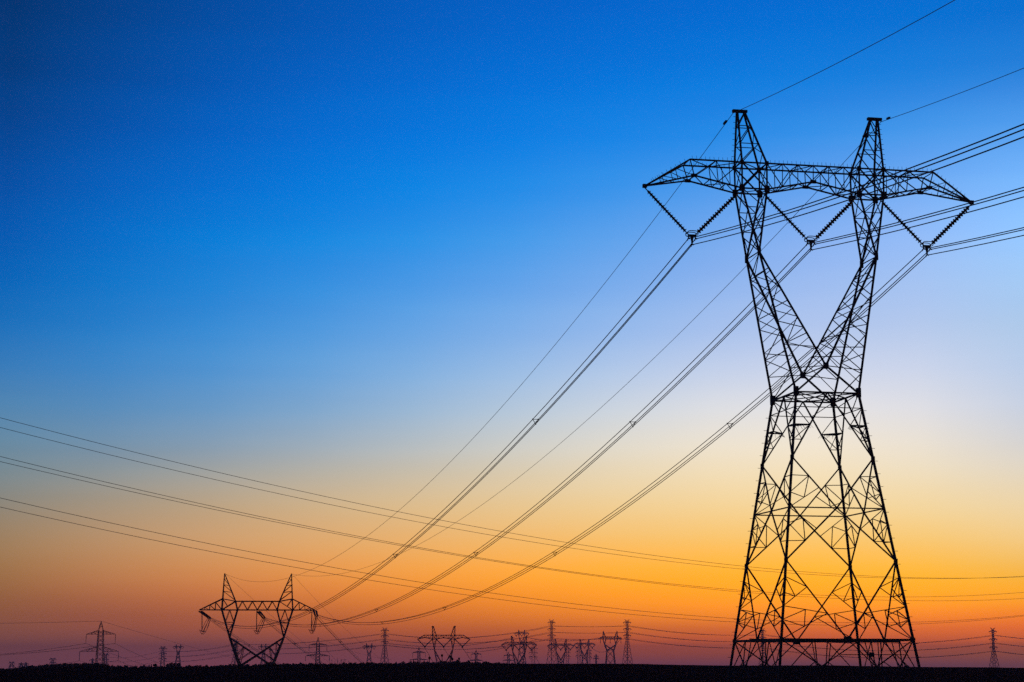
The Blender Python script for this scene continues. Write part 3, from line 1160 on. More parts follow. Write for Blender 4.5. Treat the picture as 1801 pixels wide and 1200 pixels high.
YD = 1060.0
D1o = two_arm(175.3, 1092.6, (1109, 1115.7, 150, 201.6), (1137.8, 1146, 139.4, 208), 4.1, 6.3, YD, 'two-armed pointed tower with long hanging strings on the left hill', 16, .9, 'two-armed tower on the left hill')
D2o = two_arm(558.7, 1121, (1131.5, 1134.6, 543.2, 574.6), (1150, 1153.8, 537.2, 579.2), 2.4, 3.7, YD * 1.62, 'mid two-armed pointed tower right of the left tower above the woods', 10, 1.1, 'two-armed tower right of left tower')
two_arm(736.7, 1138.3, (1145.6, 1148.2, 725.5, 748), (1158.8, 1160.6, 721, 752), 1.7, 2.3, YD * 2.2, 'small two-armed pointed tower under the left arm of the V-string tower', 8.5, 1.2, 'small two-armed tower under left arm')
two_arm(837.4, 1143, (1149, 1150.8, 828.5, 846.3), (1160.2, 1161.8, 826, 849), 1.4, 1.9, YD * 2.6, 'small two-armed pointed tower right of the V-string tower', 7, 1.3, 'small two-armed tower to its right')
two_arm(894.2, 1147, (1151.6, 1153, 886.5, 902), (1160.6, 1161.8, 884.5, 904), 1.4, 1.9, YD * 2.8, 'pale two-armed pointed tower under the wide forked pair', 6, 1.3, 'pale two-armed tower under forked pair')
two_arm(1048.6, 1150.3, (1153.5, 1154.4, 1045, 1052.4), (1157.8, 1158.6, 1044, 1053.4), .7, 1.0, YD * 3.0, 'faint two-armed tower left of the small tension tower', 3, 1.3, 'faint two-armed tower')
two_arm(37.4, 1165, (1167, 1168, 32.5, 42.3), (1172, 1173, 31.5, 43.3), .8, 1.1, YD * 3.0, 'left one of two tiny towers close together at far left', 3, 1.2, 'left of two tiny towers')
two_arm(45.4, 1164.6, (1166.8, 1167.7, 40.8, 50), (1171.8, 1172.8, 40, 51), .8, 1.1, YD * 3.0, 'right one of two tiny towers close together at far left', 3, 1.2, 'right of two tiny towers')
two_arm(162.6, 1157.6, (1160.4, 1161.3, 157.4, 167.8), (1167.5, 1168.5, 156, 169), .8, 1.1, YD * 3.0, 'tiny tower just left of the two-armed tower on the hill', 3, 1.2, 'tiny tower left of it')

# a few thin masts of a far substation
for k, (x, yt, w) in enumerate(((583.6, 1160.5, 0), (593.2, 1158.5, 0), (600.5, 1160, 2.2), (606.6, 1159.6, 2.4), (589, 1163, 0), (613.5, 1162.5, 0))):
    Y = 2500
    p = at(x, HZ, Y)
    z = at(x, yt, Y).z
    r = empty('substation_mast', (p.x, p.y, PLAIN))
    kk = mpp(Y)
    m = MB().bar((0, 0, -.5), (0, 0, z - PLAIN), .55 * kk)
    m.build('pole', M_DSTEEL, r)
    b = MB()
    if w:
        b.bar((-w * kk, 0, z - PLAIN - kk), (w * kk, 0, z - PLAIN - kk), .5 * kk)
        b.bar((-w * kk, 0, z - PLAIN - kk), (-w * kk, 0, -.5), .4 * kk)
    else:
        b.bar((-.9 * kk, 0, z - PLAIN - 1.4 * kk), (.9 * kk, 0, z - PLAIN - 1.4 * kk), .4 * kk)
    b.build('crossbar', M_DSTEEL, r)
    lbl = ['thin mast at the left end of the far row of masts', 'tallest thin mast in the far row of masts', 'gantry mast with crossbar, left of two',
           'gantry mast with crossbar, right of two', 'short thin mast between two taller ones', 'short thin mast at the right end of the row'][k]
    tag(r, lbl, 'mast', 'masts of the far substation')


# far wires -------------------------------------------------------
def span(p, q, mid, Y0, Y1, r, label, group):
    A, B = at(p[0], p[1], Y0), at(q[0], q[1], Y1)
    s = sag_for(A, B, *mid) if mid else 0
    wire(A, B, s, r, label, group, n=24)


RB = .17
GB = 'wires of the multi-arm line'
lv = ('top', 'middle', 'lower')
Yb = {k: BT[k][6] for k in BT}
for j in range(3):
    y1, y2 = BT['b1'][2][j] + 5.6, BT['b2'][2][j] + 5.6
    y3, y4, y6 = BT['b3'][2][j] + 5.2, BT['b4'][2][j] + 6.2, BT['b6'][2][j] + 6
    for s, sd in ((1, 'right'), (-1, 'left')):
        e = 4.1 * s
        span((970.3 + e, y1), (1103.6 + e, y2), ((970.3 + 1103.6) / 2 + e, (y1 + y2) / 2 + 1.6), Yb['b1'], Yb['b2'], RB, '%s %s wire between the two dark multi-arm towers' % (lv[j], sd), GB)
        span((1103.6 + e, y2), (1342 + e, y6), (1290 + e, y2 + 16.6 - j * .2), Yb['b2'], Yb['b6'], RB, '%s %s wire from the multi-arm tower into the big tower base' % (lv[j], sd), GB)
        span((1342 + e, y6), (1748.6 + e, y4), (1620 + e, y4 + 13.2 - j), Yb['b6'], Yb['b4'], RB, '%s %s wire from the big tower base to the right tower' % (lv[j], sd), GB)
        span((1748.6 + e, y4), (2060 + e, y4 + 4), (1801 + e * .3, y4 + 6.2), Yb['b4'], Yb['b4'], RB, '%s %s wire leaving the solitary tower to the right edge' % (lv[j], sd), GB)
        span((676.2 + e, y3), (970.3 + e, y1), (800 + e, y3 + 8), Yb['b3'], Yb['b1'], RB, '%s %s wire passing behind the V-string tower' % (lv[j], sd), GB)
        y7 = BT['b7'][2][j] + 4.5
        span((413.3 + e, y7), (676.2 + e, y3), (540 + e, (y7 + y3) / 2 + 6), Yb['b7'], Yb['b3'], RB, '%s %s wire behind the left tower and two-armed tower' % (lv[j], sd), GB)
        y5 = (1141.2, 1150.0, 1159.0)[j] + 4.5
        span((285.8 + e, y5), (413.3 + e, y7), (345 + e, (y5 + y7) / 2 + 5), YB * 1.35, Yb['b7'], RB, '%s %s wire between slender tower and left leg' % (lv[j], sd), GB)
    if j < 3:
        span((185 + 3, (1156, 1164, 1171)[j]), (285 - 4, (1145.7, 1154.5, 1163.5)[j]), (240, (1155, 1162.5, 1170)[j]), YB * 1.5, YB * 1.35, RB, '%s wire ending at the slender tower from the left' % lv[j], GB)

# lines of the two-armed tower on the hill
GD = 'wires of the two-armed tower'
pl = D1o['peak']
q = lambda v: project(v)
wire(pl, at(-260, 1096, 1100), sag_for(pl, at(-260, 1096, 1100), 30, 1096), .07, 'thin earth wire from the two-armed tower to the left edge', GD, 'earth_wire', n=30)
wire(pl, at(420, 1160, 1500), sag_for(pl, at(420, 1160, 1500), 275, 1121), .07, 'thin earth wire falling right from the two-armed tower', GD, 'earth_wire', n=30)
for key, le, lm, re_, rm in ((('upper', 'left'), (-260, 1150), (20, 1149.3), (350, 1190), (240, 1165)), (('upper', 'right'), (-250, 1155), (60, 1148), (370, 1183), (240, 1150.5)),
                            (('lower', 'left'), (-260, 1188), (20, 1183), (330, 1240), (240, 1200)), (('lower', 'right'), (-250, 1186), (20, 1180), (350, 1230), (250, 1180))):
    P = D1o[key]
    L_, R_ = at(*le, 1100), at(*re_, 1500)
    wire(P, L_, sag_for(P, L_, *lm), .09, 'wire from the %s %s string of the two-armed tower going left' % key, GD, n=30)
    wire(P, R_, sag_for(P, R_, *rm), .09, 'wire from the %s %s string of the two-armed tower going right' % key, GD, n=30)
# D2 lines dropping to the right
for key, end in ((('upper', 'left'), (640, 1215)), (('upper', 'right'), (650, 1205)), (('lower', 'right'), (660, 1230))):
    P = D2o[key]
    E_ = at(*end, 2300)
    wire(P, E_, 3, .09, 'faint wire dropping right from the %s %s string of the mid two-armed tower' % key, GD, n=16)
pk = D2o['peak']
wire(pk, at(690, 1160, 2300), 4, .07, 'faint earth wire falling right from the mid two-armed tower', GD, 'earth_wire', n=16)
# V-string towers: bundles leaving towards the lower right
GV = 'wires of the far V-string line'
for ph, ex in (('left', 800), ('middle', 838), ('right', 876)):
    P = A1w((PHASES[ph], 0, VB - .4))
    E_ = at(ex, 1210, 1500)
    wire(P, E_, 3, .11, 'wire dropping right from the %s V of the tower with small trees' % ph, GV, n=20)
    P2 = A2w((PHASES[ph], 0, VB - .4))
    E2 = at(ex + 110, 1215, 2100)
    wire(P2, E2, 3, .13, 'wire dropping right from the %s V of the tower before the slim one' % ph, GV, n=16)
for ph, y in (('left', 0), ('right', 1)):
    P = A1w((PHASES[ph], 0, VB - .4))
    Q = A2w((PHASES[ph], 0, VB - .4))
span((924, 1121), (1062, 1121), (985, 1127.6), 2600, 2300, .3, 'darker wire from the slim forked tower past the multi-arm tower', GV)
span((905, 1121), (676, 1131), (800, 1136.6), 2600, 2400, .26, 'faint wire from the slim forked tower back to the left', GV)
span((1040, 1139), (1093, 1121), (1062, 1147), 2500, 2300, .24, 'short sagging wire left of the small tension tower', GV)
span((944, 1125), (820, 1148), (880, 1141), 1700, 1900, .18, 'faint wire rising to the left arm of the wide forked pair', GV)


# ------------------------------------------------------------------ ground
def prof(px):
    """photo row of the ground crest for a photo column"""
    T = [(-800, 1179), (-200, 1180), (0, 1179), (60, 1176), (100, 1173.5), (180, 1171.5), (230, 1174), (340, 1173.5), (420, 1171.3), (500, 1170), (640, 1169), (720, 1168.3),
         (850, 1167.2), (910, 1167.6), (1000, 1168), (1060, 1167.6), (1130, 1168), (1200, 1169.6), (1290, 1171), (1460, 1170.6), (1617, 1173), (1801, 1174.4), (2300, 1176), (3000, 1178)]
    if px <= T[0][0]:
        return T[0][1]
    for (a, b), (c, d) in zip(T, T[1:]):
        if px <= c:
            return b + (d - b) * (px - a) / (c - a)
    return T[-1][1]


RC = 380.0


def sm(t):
    t = max(0., min(1., t))
    return t * t * (3 - 2 * t)


from mathutils import noise as mnoise


def height(x, y):
    r = math.hypot(x, y)
    az = math.atan2(x, y)
    if abs(az) < R(40):
        px = CX + F_PX * math.tan(az) / CP
        c = (HZ - prof(px)) * RC / F_PX * 1.0
        f = sm((R(40) - abs(az)) / R(12))
        c = c * f + -1.5 * (1 - f)
    else:
        c = -1.5
    n = mnoise.noise(Vector((x * .05, y * .05, 1))) * .18 + mnoise.noise(Vector((x * .3, y * .3, 5))) * .06
    if r < 150:
        z = -1.7 + (-5.5 + 1.7) * sm((r - 25) / 115)
    elif r < RC:
        z = -5.5 + (c + 5.5) * sm((r - 215) / (RC - 215)) if r > 215 else -5.5
    else:
        z = c + (PLAIN - c) * sm((r - RC) / 420)
        n *= 1 - .5 * sm((r - RC) / 300)
    if abs(r - RC) < 60:
        n *= .45 + .55 * abs(r - RC) / 60
    if r > 1500:
        n *= 2
    return z + n * (1 if r > 8 else r / 8)


angs = []
a = -180.0
while a < 180.0 - 1e-6:
    angs.append(a)
    a += .045 if -17.5 < a < 17.5 else (.5 if abs(a) < 25 else 4.0)
rads = [2, 6, 12, 20, 30, 45, 60, 80, 100, 125, 150, 180, 215, 240, 262, 284, 304, 322, 338, 352, 364, 374, 380, 386, 396, 410, 430, 455, 490, 530, 580, 640, 720, 810, 950, 1200, 1600, 2200, 3200, 4600, 6500, 9000]
gv, gf = [(0, 0, height(0, 0))], []
nA = len(angs)
for r in rads:
    for a in angs:
        x, y = r * math.sin(R(a)), r * math.cos(R(a))
        gv.append((x, y, height(x, y)))
for j in range(nA):
    gf.append((0, 1 + (j + 1) % nA, 1 + j))
for i in range(len(rads) - 1):
    for j in range(nA):
        j2 = (j + 1) % nA
        gf.append((1 + i * nA + j, 1 + i * nA + j2, 1 + (i + 1) * nA + j2, 1 + (i + 1) * nA + j))
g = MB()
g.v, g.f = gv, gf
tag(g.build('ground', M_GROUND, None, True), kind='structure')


# ------------------------------------------------------------------ woods and trees
def clump(mb, c, r, n, rnd, squash=1.0, leaf=.5):
    """n small leaf-clump faces spread through a ball"""
    for _ in range(n):
        while True:
            p = Vector((rnd.uniform(-1, 1), rnd.uniform(-1, 1), rnd.uniform(-1, 1)))
            if p.length < 1:
                break
        p = Vector((p.x * r, p.y * r, p.z * r * squash)) + c
        d = Vector((rnd.uniform(-1, 1), rnd.uniform(-1, 1), rnd.uniform(-1, 1))).normalized()
        e = d.orthogonal().normalized() * leaf * rnd.uniform(.6, 1.3)
        f = d.cross(e).normalized() * leaf * rnd.uniform(.5, 1.1)
        i = len(mb.v)
        mb.v += [tuple(p - e), tuple(p + f * .7), tuple(p + e), tuple(p - f * .7), tuple(p + d * leaf * .4)]
        mb.f += [(i, i + 1, i + 4), (i + 1, i + 2, i + 4), (i + 2, i + 3, i + 4), (i + 3, i, i + 4)]


def wood(name, label, x0, x1, step, top, Y0, rnd):
    """a far strip of trees reading as one mass; top(px) gives the photo row of the tree tops"""
    mb = MB()
    px = x0
    while px < x1:
        Y = Y0 + rnd.uniform(-25, 25)
        yt = top(px) + rnd.choice((0, .3, .8, 1.4, 2.2)) * rnd.uniform(.5, 1.3)
        P = at(px, yt, Y)
        zg = height(P.x, P.y)
        h = max(P.z - zg, 1.5)
        w = rnd.uniform(.55, 1.5)
        mb.bar((P.x, P.y, zg - .3), (P.x, P.y, zg + h * .6), .22)
        if rnd.random() < .3:      # pointed crown
            for q in range(4):
                clump(mb, Vector((P.x, P.y, zg + h * (.45 + .16 * q))), w * (1.0 - .22 * q), 26, rnd, 1.3, .34)
        else:
            clump(mb, Vector((P.x, P.y, zg + h - w * 1.0)), w, 60, rnd, .95, .36)
            clump(mb, Vector((P.x + rnd.uniform(-.8, .8), P.y, zg + h - w * 2.4)), w * 1.35, 60, rnd, 1.1, .42)
        for q in (1.6, 2.6, 3.8):
            clump(mb, Vector((P.x + rnd.uniform(-1, 1), P.y + rnd.uniform(-1, 1), zg + h - w * q - .5)), w * 1.5 + .3, 46, rnd, .8, .6)
        px += step * rnd.uniform(.6, 1.4)
    o = mb.build(name, M_LEAF)
    tag(o, label, 'woodland', kind='stuff')


def interp(T):
    def f(px):
        if px <= T[0][0]:
            return T[0][1]
        for (a, b), (c, d) in zip(T, T[1:]):
            if px <= c:
                return b + (d - b) * (px - a) / (c - a)
        return T[-1][1]
    return f


rnd = random.Random(3)
wood('woodland', 'dark wooded hump along the skyline at far left', -60, 179, 1.15,
     interp([(-60, 1178), (0, 1175.8), (14, 1175.5), (30, 1174), (60, 1170.3), (85, 1168), (100, 1167), (130, 1166.6), (178, 1166.2)]), 520, rnd)
wood('woodland', 'low ragged line of bushes on the skyline below the left tower', 180, 560, 1.6,
     interp([(180, 1171.5), (230, 1172.5), (268, 1172), (350, 1171.5), (420, 1169.5), (480, 1168), (560, 1167.5)]), 470, rnd)
wood('woodland', 'ragged tree line on the skyline left of the V-string tower', 560, 905, 1.25,
     interp([(560, 1167.8), (600, 1167), (640, 1166.4), (700, 1166.3), (740, 1164.6), (800, 1163.8), (830, 1164.8), (860, 1165.6), (905, 1167)]), 480, rnd)


def tree(px, y_top, hw, Y, label, kind='round', stem=None):
    P = at(px, y_top, Y)
    zg = height(P.x, P.y)
    h = P.z - zg
    k = mpp(Y)
    r = empty('tree', (P.x, P.y, zg))
    tag(r, label, 'tree', 'single trees on the skyline')
    w = hw * k
    tm = MB()
    lean = (stem or 0) * k
    tm.tube([(lean, 0, -.3), (lean * .5, 0, h * .45), (0, 0, h - w)], 0, 6, [.17, .12, .07])
    for j in range(4):
        t = 2 * math.pi * j / 4 + .4
        tm.tube([(0, 0, h - w * 2.0), (math.cos(t) * w * .6, math.sin(t) * w * .6, h - w * .9)], 0, 4, [.06, .03])
    tm.build('trunk', M_BARK, r)
    c = MB()
    rr = random.Random(int(px * 10))
    if kind == 'round':
        clump(c, Vector((0, 0, h - w * 1.1)), w, 110, rr, 1.1, .22 * w + .12)
        clump(c, Vector((w * .25, 0, h - w * 2.0)), w * .8, 50, rr, 1.1, .22 * w + .1)
    elif kind == 'cone':
        for j in range(6):
            clump(c, Vector((0, 0, h - w * (.5 + j * .9))), w * (.25 + .17 * j), 40, rr, 1.2, .16 * w + .1)
    else:
        for j in range(7):
            clump(c, Vector((rr.uniform(-1, 1) * w * .75, rr.uniform(-.5, .5) * w, h - w * .35 - rr.random() * w * .9)), w * .42, 60, rr, 1.0, .14 * w + .1)
        clump(c, Vector((0, 0, h - w * 1.6)), w * .95, 130, rr, 1.0, .2 * w)
    c.build('crown', M_LEAF, r)


YT = 470
tree(755.2, 1155.6, 1.6, YT, 'small tree with two round tufts left of the V-string tower legs', 'round')
tree(777.4, 1151, 1.5, YT, 'lollipop tree with one round tuft on a leaning stem between tower legs', 'round', 2.2)
tree(792.6, 1153.6, 2.1, YT, 'bushy tree with several tufts at the right leg of the V-string tower', 'clump')
tree(795.5, 1157.0, 1.6, YT + 6, 'lower tuft tree just right of the bushy tree at the tower leg', 'round', -1.0)
tree(807.4, 1156.9, 1.3, YT, 'tallest tuft on a stem right of the V-string tower', 'round', 4)
tree(804.6, 1160.4, 1.9, YT, 'low round tree beside the tallest tuft right of the tower', 'round')
tree(727.3, 1161.3, 1.2, YT, 'pointed small tree left of the small two-armed tower', 'cone')
tree(746, 1161.5, 1.6, YT, 'pointed small tree right of the small two-armed tower', 'cone')
tree(297, 1167.6, 4.2, 600, 'wide dark bush clump right of the forked tiny tower trees', 'clump')
tree(262.3, 1169, 1.2, 520, 'first of two thin pointed trees left of the slender tower', 'cone')
tree(266.4, 1168.4, 1.2, 520, 'second of two thin pointed trees left of the slender tower', 'cone')
tree(272.5, 1167.4, 3.2, 520, 'broad dark tree just left of the slender tower', 'clump')
tree(300.2, 1165.4, 3.0, 520, 'dark tree at the left of the clump below the tiny forked tower', 'clump')
tree(306.5, 1166.2, 3.5, 520, 'dark tree in the middle of the clump below the tiny forked tower', 'clump')
tree(314.6, 1165.8, 3.6, 520, 'tallest dark tree at the right of the clump below the tiny forked tower', 'clump')
tree(222.5, 1170.7, 5.0, 520, 'low domed bush between the two-armed tower and slender tower', 'clump')
tree(197, 1169.6, 2.2, 520, 'small ragged tree right after the wooded hump', 'cone')
tree(207.6, 1169.4, 3.0, 520, 'ragged pointed tree left of the low domed bush', 'cone')
tree(1594, 1170.8, 4.0, 378, 'small dark bush at the right foot of the big tower', 'clump')

# ------------------------------------------------------------------ air
hz = MB().box((0, 0, 28.5), 18600, 18600, 125)
HZM = bpy.data.materials.new('evening_haze')
HZM.use_nodes = True
nt = HZM.node_tree
nt.nodes.clear()
out = nt.nodes.new('ShaderNodeOutputMaterial')
pv = nt.nodes.new('ShaderNodeVolumePrincipled')
pv.inputs['Color'].default_value = (.90, .50, .72, 1)
pv.inputs['Density'].default_value = .00019
pv.inputs['Anisotropy'].default_value = .3
nt.links.new(pv.outputs['Volume'], out.inputs['Volume'])
ho = hz.build('haze', HZM)
tag(ho, kind='stuff')
ho.visible_shadow = True

# ------------------------------------------------------------------ sky
def s2l(c):
    return tuple((v / 255 / 12.92) if v / 255 <= .04045 else ((v / 255 + .055) / 1.055) ** 2.4 for v in c)


